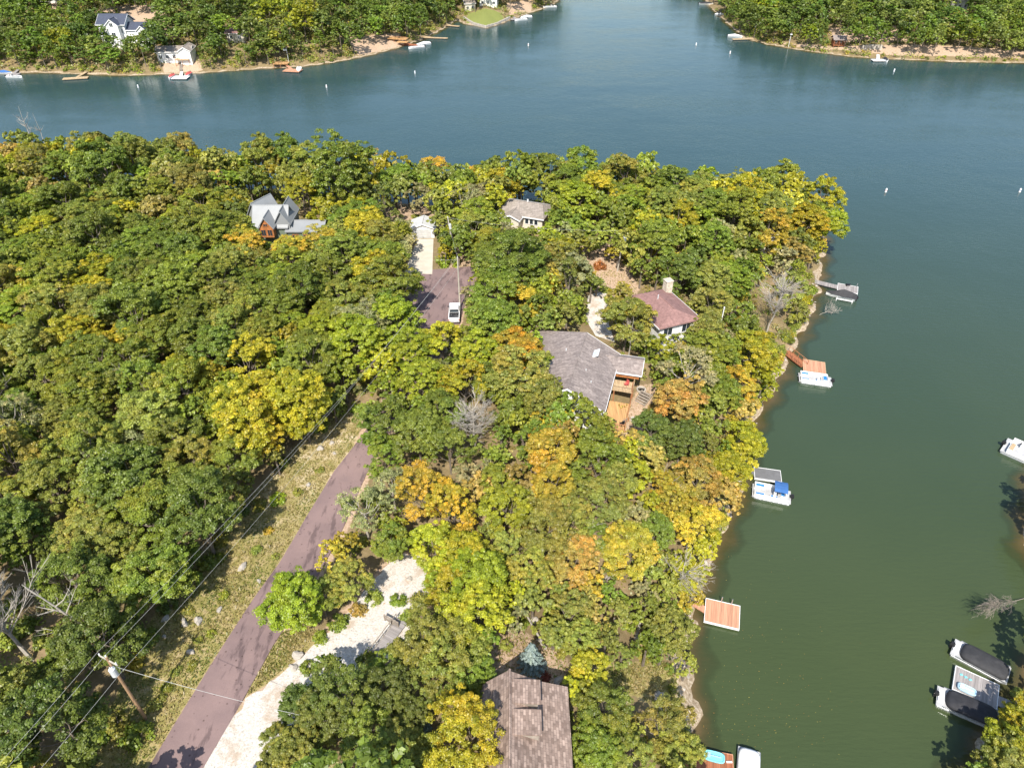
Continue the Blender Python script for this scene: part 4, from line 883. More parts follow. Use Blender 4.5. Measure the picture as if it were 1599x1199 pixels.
# ------------------------------------------------------------------ pickup
p = P(710, 493, h1(-9.7, 101.3)+.12); root = thing('pickup_truck', 'white pickup truck parked at the roadside seen from behind', 'pickup truck', (p[0], p[1], p[2]), R(92)); hT = root
b = MB(); b.loft([[(x, -w_, z0), (x, w_, z0), (x, w_, z1), (x, w_*.94, z1+.06), (x, -w_*.94, z1+.06), (x, -w_, z1)] for x, w_, z0, z1 in ((-2.7, .88, .5, 1.0), (-2.6, .95, .42, 1.08), (-.5, .96, .4, 1.1), (1.4, .96, .4, 1.1), (2.5, .93, .42, 1.0), (2.72, .8, .5, .85))])
body = b.build('body', 'truckpaint', root)
c_ = MB(); c_.loft([[(-.75, -.86, 1.12), (-.75, .86, 1.12), (1.35, .86, 1.12), (1.35, -.86, 1.12)], [(-.6, -.72, 1.78), (-.6, .72, 1.78), (.65, .72, 1.78), (.65, -.72, 1.78)]]); cab = c_.build('cab', 'truckpaint', root)
g_ = MB(); g_.add([(-.77, -.78, 1.2), (-.77, .78, 1.2), (-.64, .68, 1.66), (-.64, -.68, 1.66)], [(0,1,2,3)]); g_.add([(1.33, -.78, 1.2), (1.33, .78, 1.2), (.74, .68, 1.72), (.74, -.68, 1.72)], [(0,1,2,3)])
for s in (-1, 1): g_.add([(-.6, s*.88, 1.2), (1.1, s*.88, 1.2), (.6, s*.77, 1.68), (-.5, s*.77, 1.68)], [(0,1,2,3)])
g_.build('window', 'glass', cab)
MB().box((-1.7, 0, 1.15), (1.72, 1.6, .06)).build('cargo_bed', 'black', root)
mb = MB(); [mb.box((-1.7, s*.87, 1.22), (1.8, .12, .14)) for s in (-1, 1)]; mb.box((-2.62, 0, 1.22), (.1, 1.8, .14)); mb.build('bed_rail', 'truckpaint', root)
mb = MB(); mb.box((-2.8, 0, .55), (.14, 1.8, .18)); mb.build('bumper', 'alu', root)
for s in (-1, 1): MB().box((-2.73, s*.84, .9), (.06, .14, .28)).build('tail_light', 'red', root); MB().box((.95, s*1.05, 1.25), (.14, .2, .16)).build('mirror', 'black', root)
for x_ in (-1.75, 1.75):
    for s in (-1, 1):
        wl = MB().bar((x_, s*.72, .38), (x_, s*.97, .38), .38, 18).build('wheel', 'tire', root); MB().bar((x_, s*.9, .38), (x_, s*.985, .38), .2, 12).build('rim', 'alu', wl)
# white propane tank behind the bottom spruce etc.

# ------------------------------------------------------------------ docks and boats
def dock(label, pts, mat, z=.55, rim='trim', float_mat='black', name='dock', posts=(), h=.22):
    c, L, Wd, a = rectpx(pts, z); root = thing(name, label, 'dock', (c.x, c.y, 0), a)
    MB().box((0, 0, z-h/2), (L-.1, Wd-.1, h)).build('deck', mat, root)
    f = MB(); [f.box((0, s*Wd/2, z-h/2-.02), (L+.06, .07, h+.1)) for s in (-1, 1)]; [f.box((s*L/2, 0, z-h/2-.02), (.07, Wd-.08, h+.1)) for s in (-1, 1)]; f.build('rim', rim, root)
    g = MB(); [g.box((s*L*.32, 0, z-h-.25), (L*.28, Wd*.86, .4)) for s in (-1, 0, 1)]; g.build('float', float_mat, root)
    for x_, y_ in posts: MB().bar((x_*L, y_*Wd, -1.5), (x_*L, y_*Wd, z+.9), .06, 8).build('mooring_post', 'alu', root)
    return root, L, Wd
def gangway(root, a, b, w_, mat, z0=None, z1=.5, rails=None):
    """walkway part from shore pixel a to dock pixel b"""
    A = Vector(G(*a)); A.z = max(A.z, .5)+.12 if z0 is None else z0; B = Vector(P(b[0], b[1], z1)); inv = (T(root.location.x, root.location.y, 0, root.rotation_euler.z)).inverted()
    A = inv @ A; B = inv @ B; d = B-A; n = Vector((-d.y, d.x, 0)).normalized()*w_/2
    o = MB().slab([tuple(A-n), tuple(B-n), tuple(B+n), tuple(A+n)], .14).build('gangway', mat, root)
    if rails:
        for s in (-1, 1): railing(o, [tuple(A+n*s*.95), tuple(B+n*s*.95)], .9, rails, bal=False)
    return o
def motor(root, x, y=0, mat='black', z=.25):
    m = MB(); m.loft([[(x-.28, y-.17, z+.35), (x-.28, y+.17, z+.35), (x+.22, y+.17, z+.35), (x+.22, y-.17, z+.35)], [(x-.34, y-.2, z+.6), (x-.34, y+.2, z+.6), (x+.25, y+.2, z+.6), (x+.25, y-.2, z+.6)], [(x-.2, y-.14, z+.9), (x-.2, y+.14, z+.9), (x+.15, y+.14, z+.88), (x+.15, y-.14, z+.88)]])
    m.box((x, y, z-.1), (.2, .12, .95)); m.box((x-.1, y, z-.62), (.45, .07, .1)); return m.build('outboard_motor', mat, root)
def pontoon(label, pts, kind='open', seats='bluevinyl', rail='boatwhite', bim=None, cov='greycover', rz_add=0, name='pontoon_boat', grow=1.):
    c, L, Wd, a = rectpx(pts, .6); L *= grow; root = thing(name, label, 'boat', (c.x, c.y, 0), a+rz_add)   # +x = stern end with motor
    for s in (-1, 1):
        m = MB(); r = .3; y = s*(Wd/2-.36)
        m.loft([[(x, y+rr*math.cos(q), .12+rr*math.sin(q)) for q in np.arange(0, 6.28, .52)] for x, rr in ((-L/2-.1, .03), (-L/2+.35, r*.8), (-L/2+.7, r), (L/2-.2, r), (L/2-.1, r*.8))]); m.build('pontoon', 'alu', root)
    MB().box((0, 0, .5), (L, Wd, .1)).build('deck', 'boatgrey', root)
    l, w_ = L/2, Wd/2; r0 = -l+.25; r1 = l-.75
    if kind != 'covered':
        m = MB(); 
        for s in (-1, 1): m.box(((r0+r1)/2, s*(w_-.06), .85), (r1-r0, .06, .55)); 
        m.box((r0, -w_*.55, .85), (.06, w_*.8, .55)); m.box((r0, w_*.55, .85), (.06, w_*.8, .55)); m.box((r1, w_*.3, .85), (.06, w_*1.2, .55)); m.build('railing', rail, root)
        for (x, y, lx, ly) in ((r0+.75, w_-.38, 1.3, .55), (r0+.75, -w_+.38, 1.3, .55), (r1-.4, .25, .6, w_*1.2), (r1-1.6, -w_+.38, 1.0, .55)):
            so = MB().box((x, y, .72), (lx, ly, .34)).build('seat', 'boatwhite', root); MB().box((x, y, .905), (lx*.88, ly*.8, .05)).build('cushion', seats, so)
        m = MB(); m.box((.35, -w_*.45, .95), (.45, .7, .8), None, 0, .8); co = m.build('console', 'boatwhite', root); m = MB(); m.bar((.62, -w_*.45, 1.2), (.68, -w_*.45, 1.24), .19, 12); m.build('steering_wheel', 'black', co)
    else:
        rings = []
        for z, k, e in ((.55, 1.0, 0), (.95, 1.0, .03), (1.12, .88, .1), (1.26, .55, .3), (1.3, .12, .6)):
            ring = []
            for q in np.arange(0, 6.283, 6.283/28):
                cx_, sy_ = math.cos(q), math.sin(q); px_ = (abs(cx_)**.45)*(1 if cx_ > 0 else -1)*(r1-r0)/2*(1-e*.3)*(k if k > .5 else k+.3); py_ = (abs(sy_)**.5)*(1 if sy_ > 0 else -1)*w_*k
                ring.append(((r0+r1)/2-.1+px_*(1), py_, z+.03*math.sin(q*5)*(k < 1)))
            rings.append(ring)
        cv = MB().loft(rings).build('cover', cov, root, smooth=True)
        m = MB(); [m.box(((r0+r1)/2, s*(w_+.02), .62), (r1-r0+.3, .05, .16)) for s in (-1, 1)]; m.build('rub_rail', 'alu', root)
        MB().box((l-.4, 0, .62), (.6, w_*1.2, .2)).build('swim_platform', 'boatwhite', root)
    if bim:
        x0, x1 = bim; rings = [[(x, -w_*.86, 2.15), (x, -w_*.45, 2.3), (x, 0, 2.34), (x, w_*.45, 2.3), (x, w_*.86, 2.15), (x, w_*.45, 2.24), (x, 0, 2.28), (x, -w_*.45, 2.24)] for x in (x0, (x0+x1)/2, x1)]
        bo = MB().loft(rings).build('bimini_top', 'blue', root); m = MB(); [m.bar((x, s*w_*.86, 2.15), ((x0+x1)/2, s*(w_-.06), .9), .025, 5) for x in (x0, x1) for s in (-1, 1)]; m.build('frame', 'alu', bo)
    motor(root, l+.15); return root
# dock with railed ramp
r_, L, Wd = dock('orange plank dock with railed wooden ramp beside a white pontoon', [(1258,560),(1291,568),(1287,583),(1250,580)], 'deckpale', rim='decktan'); gangway(r_, (1226, 553), (1256, 571), 1.5, 'deckred', rails='rail'); hd2 = r_
pontoon('white pontoon boat with blue seats moored at the dock with the railed ramp', [(1248,582),(1300,589),(1298,602),(1247,594)])
# bare dock
r_, L, Wd = dock('bare square dock of salmon planks with no boat', [(1103.5,934),(1157,946),(1152.6,982),(1098.5,968.6)], 'deckpale', posts=((-.05, .5), (.25, .5))); gangway(r_, (1082, 945), (1102, 952), .9, 'deckpale'); hd4 = r_
# grey carpet dock and pontoon with bimini
r_, L, Wd = dock('grey carpeted dock with white rim half under a yellow tree', [(1178,729),(1220,735),(1219,752),(1178,746)], 'deckcarpet', rim='boatwhite'); gangway(r_, (1150, 735), (1180, 738), 1.2, 'deckcarpet'); hd3 = r_
pontoon('white pontoon boat with blue bimini and blue bow seats', [(1175,755),(1237,766),(1233,787),(1175,773)], bim=(.1, 1.9)); 
# grey dock with lift
r_, L, Wd = dock('grey plank dock at the end of a long grey gangway', [(1306,443),(1340,447),(1339,460),(1310,452)], 'deckgrey', posts=((.42, .42),)); gangway(r_, (1272, 440), (1312, 449), 1.5, 'deckgrey'); hd1 = r_
o = MB().box((0, 0, .9), (.9, .5, .1)).box((-.4, 0, .75), (.1, .5, .5)).box((.3, .1, .72), (.1, .1, .35)).build('lounge_seat', 'black', None, (*P(1323, 450)[:2], 0)); tag(o, 'black folding seat on the grey plank dock', 'seat')
c, L, Wd, a = rectpx([(1292,452),(1338,461),(1336,468),(1300,461)], .8); root = thing('ski_boat', 'small boat under a peaked dark canvas cover beside the grey dock', 'boat', (c.x, c.y, 0), a)
MB().loft([[(x, -w_, .9), (x, w_, .9), (x, w_*.6, .15), (x, -w_*.6, .15)] for x, w_ in ((-3.2, .05), (-2.2, .75), (-.5, 1.1), (2.4, 1.1))]).build('hull', 'boatwhite', root)
MB().loft([[(x, -w_, .92), (x, 0, zz), (x, w_, .92), (x, 0, .85)] for x, w_, zz in ((-3.3, .06, 1.0), (-2.2, .82, 1.25), (0, 1.2, 2.1), (2.6, 1.15, 1.2))]).build('cover', 'greycover', root); motor(root, 2.7)
c, L, Wd, a = rectpx([(1308,462),(1330,466),(1329,471),(1308,467)], .4); root = thing('boat_lift', 'pale metal boat lift frame standing empty in the water', 'boat lift', (c.x, c.y, 0), a)
MB().box((0, .75, .5), (3.2, .16, .16)).box((0, -.75, .5), (3.2, .16, .16)).build('beam', 'boatwhite', root)
for s in (-1, 1):
    for q in (-1, 1): MB().bar((s*1.5, q*.75, -2), (s*1.5, q*.75, .9), .07, 6).build('post', 'boatwhite', root)
# right lower dock with two covered pontoons
r_, L, Wd = dock('shaded grey dock between two black covered pontoon boats', [(1496,1040),(1563.6,1071.6),(1553,1105),(1484,1074)], 'deckgrey'); gangway(r_, (1600, 1112), (1556, 1092), 1.3, 'deckgrey'); hd6 = r_
pontoon('pontoon boat under charcoal cover on the upper side of the shaded dock', [(1570,1066),(1484,1020),(1492,996),(1582,1044)], 'covered', cov='greycover', grow=1.0)
pontoon('pontoon boat under black cover on the lower side of the shaded dock', [(1556,1138),(1458,1098),(1468,1070),(1563,1112)], 'covered', cov='blackcover')
def raft(label, u, v, L, Wd, rz, mat, z=.62):
    p = P(u, v, z); root = thing('paddle_raft', label, 'raft', p, rz)
    ring = lambda k, zz: [((abs(math.cos(q))**.5)*(1 if math.cos(q) > 0 else -1)*L/2*k, (abs(math.sin(q))**.5)*(1 if math.sin(q) > 0 else -1)*Wd/2*k, zz) for q in np.arange(0, 6.28, .3)]
    MB().loft([ring(.92, 0), ring(1, .12), ring(1, .25), ring(.9, .32), ring(.8, .22)]).build('hull', mat, root, smooth=False)
    MB().box((0, 0, .3), (L*.62, .1, .06)).box((-L*.28, 0, .31), (.35, Wd*.5, .05)).build('seat_strip', 'ltblue' if mat != 'ltblue' else 'boatwhite', root); return root
raft('pale blue inflatable raft lying on the shaded dock', 1509, 1077, 1.9, .95, R(-33), 'ltblue'); 
for i in range(3): o = MB().box((0, 0, .03), (.3, .22, .06)).build('boat_fender', 'teal', None, P(1501+i*7, 1053+i*4, .57)); tag(o, ['leftmost', 'middle', 'rightmost'][i]+' of three small teal pads on the shaded dock', 'dock pad', 'teal pads on the shaded dock')
# right edge pontoon
pontoon('white and brown pontoon boat cut by the right edge of the photo', [(1618,728),(1561,702),(1575,684),(1632,708)], seats='railtan')
# bottom dock
r_, L, Wd = dock('red plank dock at the bottom edge with turquoise paddle boat on it', [(1091,1168),(1148,1179),(1142,1226),(1083,1214)], 'deckred', rim='deckpale'); gangway(r_, (1060, 1192), (1088, 1192), 1.6, 'deckred'); hd5 = r_
raft('turquoise paddle boat lying on the red plank dock', 1115, 1182, 2.1, 1.1, R(-15), 'teal')
o = MB().bar((-.3, 0, .0), (.3, 0, 0), .04, 6).bar((-.3, .12, .0), (.3, .12, 0), .04, 6).build('dock_cleat', 'boatwhite', None, P(1139, 1190, .66)); tag(o, 'small white cleat near the outer edge of the red dock', 'cleat')
pontoon('boat under a smooth white cover beside the red dock', [(1149,1235),(1153,1166),(1187,1171),(1184,1240)], 'covered', cov='whitecover', rz_add=R(180))

# far shore docks and boats
def far_boat(label, u, v, L, rz, cover=None, name='motor_boat', hull='boatwhite'):
    p = P(u, v, .2); root = thing(name, label, 'boat', (p[0], p[1], 0), R(rz)); w_ = L*.17
    MB().loft([[(x, -a, .75), (x, a, .75), (x, a*.65, 0), (x, -a*.65, 0)] for x, a in ((-L/2, w_*.15), (-L*.3, w_*.8), (0, w_), (L*.45, w_))]).build('hull', hull, root)
    if cover: MB().loft([[(x, -a, .8), (x, 0, zz), (x, a, .8), (x, 0, .7)] for x, a, zz in ((-L*.42, w_*.3, .9), (0, w_*1.02, 1.5), (L*.42, w_*1.02, 1.1))]).build('cover', cover, root)
    else:
        MB().box((0, 0, .78), (L*.5, w_*1.3, .1)).box((L*.1, 0, 1.1), (.5, w_*1.2, .6), None, 0, .7).build('cockpit', 'boatgrey', root); MB().box((L*.3, 0, .9), (.6, w_*1.5, .35)).build('seat', 'boatwhite', root)
    motor(root, L*.5, 0, z=.3); return root
def far_dock(label, u, v, L, Wd, rz, mat, shore_px=None, name='dock'):
    p = P(u, v, .5); root = thing(name, label, 'dock', (p[0], p[1], 0), R(rz)); MB().box((0, 0, .42), (L, Wd, .2)).build('deck', mat, root); MB().box((0, 0, .1), (L*.9, Wd*.9, .4)).build('float', 'black', root)
    if shore_px: gangway(root, shore_px, (u, v), 1.2, mat)
    return root
far_dock('dark dock at the left end of the far shore', 20, 116, 5, 3, 0, 'deckgrey', (30, 108)); far_boat('motor boat with royal blue cover at the far left edge', 8, 115, 7, 170, 'blue'); far_boat('white motor boat just right of the blue covered boat', 22, 121, 6, 185)
far_dock('pale tan dock with angled ramp on the left far shore', 118, 122, 9, 2.6, 14, 'decktan', (136, 113))
far_dock('white dock between two red covered boats', 282, 121, 6, 4, 0, 'boatwhite', (284, 113)); far_boat('red covered boat left of the white far dock', 268, 121, 5, 90, 'red'); far_boat('red covered boat right of the white far dock', 294, 118, 5.5, 90, 'red')
far_dock('orange timber dock platform below the flag on the far shore', 457, 110, 7, 4, -10, 'deckpale', (445, 100)); far_boat('white runabout moored right of the orange far dock', 467, 110, 6, 100)
p = G(440, 104); root = thing('shore_deck', 'brown timber shore deck beside the far orange dock', 'deck', p); MB().box((0, 0, 1.2), (6, 3.2, .2)).build('deck', 'decknew', root); railing(root, [(-3, -1.6, 1.3), (3, -1.6, 1.3)], .9, 'rail', bal=False); mb = MB(); [mb.bar((s*2.8, -1.5, -1), (s*2.8, -1.5, 1.2), .1, 4) for s in (-1, 0, 1)]; mb.build('post', 'rail', root)
p = G(451, 98); root = thing('flag_pole', 'flagpole with a dark and white flag above the far orange dock', 'flagpole', p); MB().bar((0, 0, 0), (0, 0, 5.5), .07, 6).build('pole', 'trim', root); fo = MB().box((-.7, 0, 4.9), (1.4, .04, .9)).build('flag', 'boatwhite', root); MB().box((-.5, 0, 5.15), (.8, .06, .4)).build('canton', 'roof_navy', fo)
far_dock('long tan dock running out beside the white far pontoons', 676, 59, 14, 1.5, -8, 'decktan', (655, 56)); far_boat('white pontoon boat left of its twin by the long tan dock', 651, 75, 7.5, 20, name='pontoon_boat'); far_boat('grey pontoon boat right of its twin by the long tan dock', 662, 70, 7, 25, 'whitecover', name='pontoon_boat')
far_dock('small brown dock below the orange shore deck', 642, 70, 7, 2.5, -10, 'deckred', (630, 66))
p = G(622, 66); root = thing('shore_deck', 'red orange terraced deck with railing on the far shore', 'deck', p, R(-12)); MB().box((0, 0, 1.5), (9, 3.5, .25)).box((3, -2.6, .7), (5, 2.2, .25)).build('deck', 'decknew', root); railing(root, [(-4.5, -1.7, 1.6), (4.5, -1.7, 1.6)], 1., 'rail', bal=False)
mb = MB(); [mb.bar((s*1.4, -1.6, -1), (s*1.4, -1.6, 1.5), .1, 4) for s in (-3, -1, 1, 3)]; mb.build('post', 'rail', root)
far_dock('curved tan dock left of the bright lawn', 703, 40, 10, 1.6, -22, 'decktan', (690, 33))
far_boat('silver boat moored below the bright lawn point', 814, 32, 7, 20); far_boat('white boat with grey deck just right of the silver boat', 822, 28, 6.5, 20, 'whitecover'); far_dock('small grey dock at the bright lawn point', 806, 30, 6, 2.5, 25, 'deckgrey', (800, 26)); far_boat('white boat at the far end of the left shore', 859, 12, 8, 5); far_dock('brown dock beside the farthest left shore boat', 842, 10, 7, 2.5, 5, 'deckred', (836, 8))
far_boat('dark covered boat at the top of the right far shore', 1102, 7, 8, 178, 'blackcover'); far_boat('white boat below the dark covered boat on the right shore', 1127, 24, 8, 175); far_dock('white dock behind the lower white boat on the right shore', 1132, 19, 6, 2.5, 150, 'boatwhite', (1140, 22))
far_boat('white cruiser with light canopy at the yellow dock', 1147, 58, 7, 170, 'whitecover'); far_dock('yellowish dock reaching from the right far shore', 1160, 61, 10, 1.8, 8, 'decktan', (1172, 60))
far_dock('white dock in front of the stone wall on the right far shore', 1371, 94, 5, 3, 0, 'boatwhite', (1371, 86)); far_boat('boat with black cover moored at the white dock on the right', 1383, 95, 5, 80, 'blackcover')
p = G(1231, 74); root = thing('lamp_post', 'pale lamp post with floodlight on the right far shore', 'lamp post', p); MB().bar((0, 0, 0), (0, 0, 5.2), .09, 6).build('pole', 'trim', root); MB().box((0, -.2, 5.2), (.9, .6, .25)).build('lamp_head', 'trim', root)
# buoys
for i, (u, v, l) in enumerate([(216,137,'white buoy nearest the left edge of the lake'),(510,137,'white buoy below the orange far dock'),(648,115,'white buoy in the middle of the channel below the white pontoons'),(825,72,'tall white buoy in open water right of the lawn point'),(1087,71,'white buoy left of the white cruiser'),(1140,84,'white buoy just below the white cruiser'),(1396,112,'white buoy off the right far shore wall'),(1383,300,'white buoy in the open lake above the grey dock'),(1592,300,'white buoy at the right edge of the lake')]):
    p = P(u, v, 0); root = thing('buoy', l, 'buoy', p, 0, 'white lake buoys')
    MB().loft([[(r*math.cos(q), r*math.sin(q), z) for q in np.arange(0, 6.28, .6)] for z, r in ((-.3, .2), (0, .27), (.75, .24), (1.0, .12), (1.05, .02))]).build('float', 'boatwhite', root); MB().loft([[(r*math.cos(q), r*math.sin(q), z) for q in np.arange(0, 6.28, .6)] for z, r in ((.45, .268), (.58, .262))]).build('band', 'red' if i % 2 else 'blue', root)

# ------------------------------------------------------------------ dead trees, logs, bushes
def dead(label, u, v, h, spread, seed, n=14, tw=7, lean=(0, 0), r=.16, rz=0, mat='deadbark'):
    p = G(u, v) if G(u, v)[2] > .02 else P(u, v, 0); tr, br = dead_mb(seed, h, spread, n, tw, r); root = thing('dead_tree', label, 'dead tree', p); root.rotation_euler = (lean[0], lean[1], rz)
    if 'brush overhanging' in label: root.scale = (.5, .42, 1.25)
    tr.build('trunk', mat, root); br.build('branches', mat, root); return root
dead('bare white dead tree standing right of centre near the shore', 1197, 520, 12, 5.0, 1, 34, 14, (R(4), R(4)), .22)
dead('pale grey dead tree with drooping twigs behind the green oaks', 741, 708, 9.5, 3.6, 2, 34, 14, r=.2)
dead('tall bare white tree rising above the wood at the far left shore', 68, 262, 17, 4.2, 3, 12, 3, r=.27)
dead('second bare white tree just right of the tallest one at the left shore', 84, 258, 14.5, 3, 4, 8, 3, r=.22)
dead('large brown leafless tree at the lower left edge', 50, 1030, 10.5, 6.2, 5, 40, 14, (R(-8), R(-18)), .3)
dead('tall white trunk leaning over the wood behind the brown pole', 183, 1012, 12.5, 4, 6, 8, 3, (R(4), R(-20)), .26)
dead('white dead snag leaning among the amber trees on the shore slope', 1022, 902, 8, 4, 7, 22, 10, (R(25), R(32)), .2)
dead('bare forked snag among the golden trees left of the shore', 1012, 775, 6.5, 2.6, 8, 8, 4, (R(15), R(30)), .17)
dead('bare twiggy tree beside the orange chalet clearing', 375, 305, 7.5, 2.6, 9, 14, 6)
dead('thin bare tree standing in the left wood near its middle', 236, 640, 9.5, 3.2, 10, 14, 8)
dead('slender pale trunk in the left wood shade', 340, 748, 7, 2, 11, 5, 3, (0, R(-8)), .16)
dead('slim pale trunk behind the grey shingled house', 981, 562, 8.5, 3, 12, 7, 4)
dead('forked pale stump tree near the middle of the golden wood', 945, 912, 4.5, 2, 13, 4, 2, (R(5), R(15)), .2)
dead('short broken white snag right of the lime green tree', 797, 672, 4.5, 1.4, 14, 3, 1, (0, 0), .17)
dead('leaning white trunk left of the golden clump on the slope', 898, 850, 6, 2, 15, 4, 2, (R(10), R(25)), .15)
dead('pale leafless brush overhanging the water at the right edge', 1606, 932, 8, 3.6, 16, 34, 14, (R(22), R(-72)), .14, 0, 'timber')
dead('low brown brush standing in the shallows below the grey gangway', 1280, 492, 3.2, 2.2, 17, 16, 6, (0, R(50)), .06, 0)
dead('grey leafless brush left of the upper road bank', 432, 655, 5, 2.6, 18, 16, 8)
dead('bare branches showing above the leafy wood left of the road', 172, 768, 8.5, 3.2, 19, 10, 4)
dead('bare grey crown near the left edge of the wood', 20, 655, 8.5, 3, 20, 12, 6)
def log(label, a, b, r, mat='deadbark', z=.3):
    A = Vector(G(*a)); B = Vector(G(*b)); A.z += z; B.z += z; mb = MB(); m = (B-A)/2; L_ = (B-A).length
    mb.bar(-m, m, r, 9, r*.6)
    for k in range(3): q = -m+(B-A)*(.5+.15*k); mb.bar(q, q+Vector((.3*(-1)**k*L_*.25, .2*L_*.25, .5)), r*.3, 5, .02)
    o = mb.build('fallen_log', mat, None, (A+B)/2); return tag(o, label, 'log')
log('white log lying on the slope above the lawn', (992, 1000), (1004, 955), .2); log('pale log left of the lawn slope', (925, 975), (935, 950), .22); log('long grey log across the bare slope above the spruce', (852, 1015), (822, 962), .16); log('short bleached log low on the bare slope', (853, 1014), (838, 1000), .14)
log('white log just uphill of the two slope trunks', (940, 915), (958, 885), .18); log('fallen grey trunk in the shade at the lower left corner', (5, 1145), (82, 1120), .2)
# blue spruce, red shrub and shrubs
def spruce(label, u, v, h, r0, seed, colr, name='blue_spruce', cat='tree'):
    global rg; rg = np.random.default_rng(seed); P_, N_, S_, V_ = [], [], [], []
    for k in range(9):
        z = h*(.06+k/9.5); rr = r0*(1-k/9.6)
        m = max(5, int(11*rr/r0)+4)
        for j in range(m):
            an = 2*PI*j/m+k; n = 46; t = rg.uniform(.1, 1, n); lat = rg.normal(0, .13, n)*(1.1-t*.5)*rr/r0
            p = np.stack([math.cos(an)*t*rr-math.sin(an)*lat, math.sin(an)*t*rr+math.cos(an)*lat, z-t*rr*.18+rg.normal(0, .03, n)], 1); nn = np.array([math.cos(an)*.3, math.sin(an)*.3, .9])+unit(n)*.5; nn /= np.linalg.norm(nn, axis=1, keepdims=True)
            P_.append(p); N_.append(nn); S_.append(rg.uniform(.06, .11, n)); V_.append(np.stack([np.full(n, rg.uniform(.3, .9)), rg.uniform(0, 1, n), np.zeros(n)], 1))
    q, v_ = leaves_mesh('s', np.concatenate(P_), np.concatenate(N_), np.concatenate(S_), np.concatenate(V_), None, 1.6)
    root = thing(name, label, cat, G(u, v)); o = bpy.data.objects.new('crown', mesh_quads('crown', q, v_, 'leaf')); col.objects.link(o); o.parent = root; o.color = (*colr, 0); MB().bar((0, 0, -.4), (0, 0, h*.9), .09, 6, .02).build('trunk', 'bark', root); return root
spruce('pale blue spruce at the corner of the brown shingled house', 829, 1042, 4.4, 1.7, 3, (.30,.38,.36)); spruce('small blue spruce between the dark trees at the bottom', 658, 1140, 3, 1.2, 4, (.26,.36,.36))
spruce('narrow pointed conifer on the far side of the wood at left', 333, 268, 8, 1.6, 5, PAL['C'], 'conifer_tree'); spruce('narrow pointed conifer at the point near the lake', 1142, 300, 7.5, 1.7, 6, PAL['C'], 'conifer_tree')
def bush(label, u, v, r, key, colr=None, group=None, cat='shrub', h=.9):
    p = G(u, v); root = thing('shrub', label, cat, p, rnd.uniform(0, 6), group); root.scale = (r, r, r*h)
    o = bpy.data.objects.new('foliage', rnd.choice(BUSH)); col.objects.link(o); o.parent = root; o.color = (*(colr or jit(PAL[key])), .3); s = bpy.data.objects.new('stem', BUSHSTEM); col.objects.link(s); s.parent = root
    BL.append((root, {'red': 'red'}.get(key) or CNAME[key], u, v, r, label)); return root
BL = []
bush('low dark red shrub beside the blue spruce', 850, 1058, .75, 'B', (.25,.07,.04)); bush('green shrub alone on the white gravel', 622, 940, 1.1, 'G'); bush('rounded green shrub right of the concrete driveway', 700, 412, 2.6, 'N'); bush('orange red shrub at the top of the orange path', 936, 418, 1.6, 'B', (.42,.17,.05)); bush('bright lime shrub in the grass verge', 433, 782, 1.25, 'L')
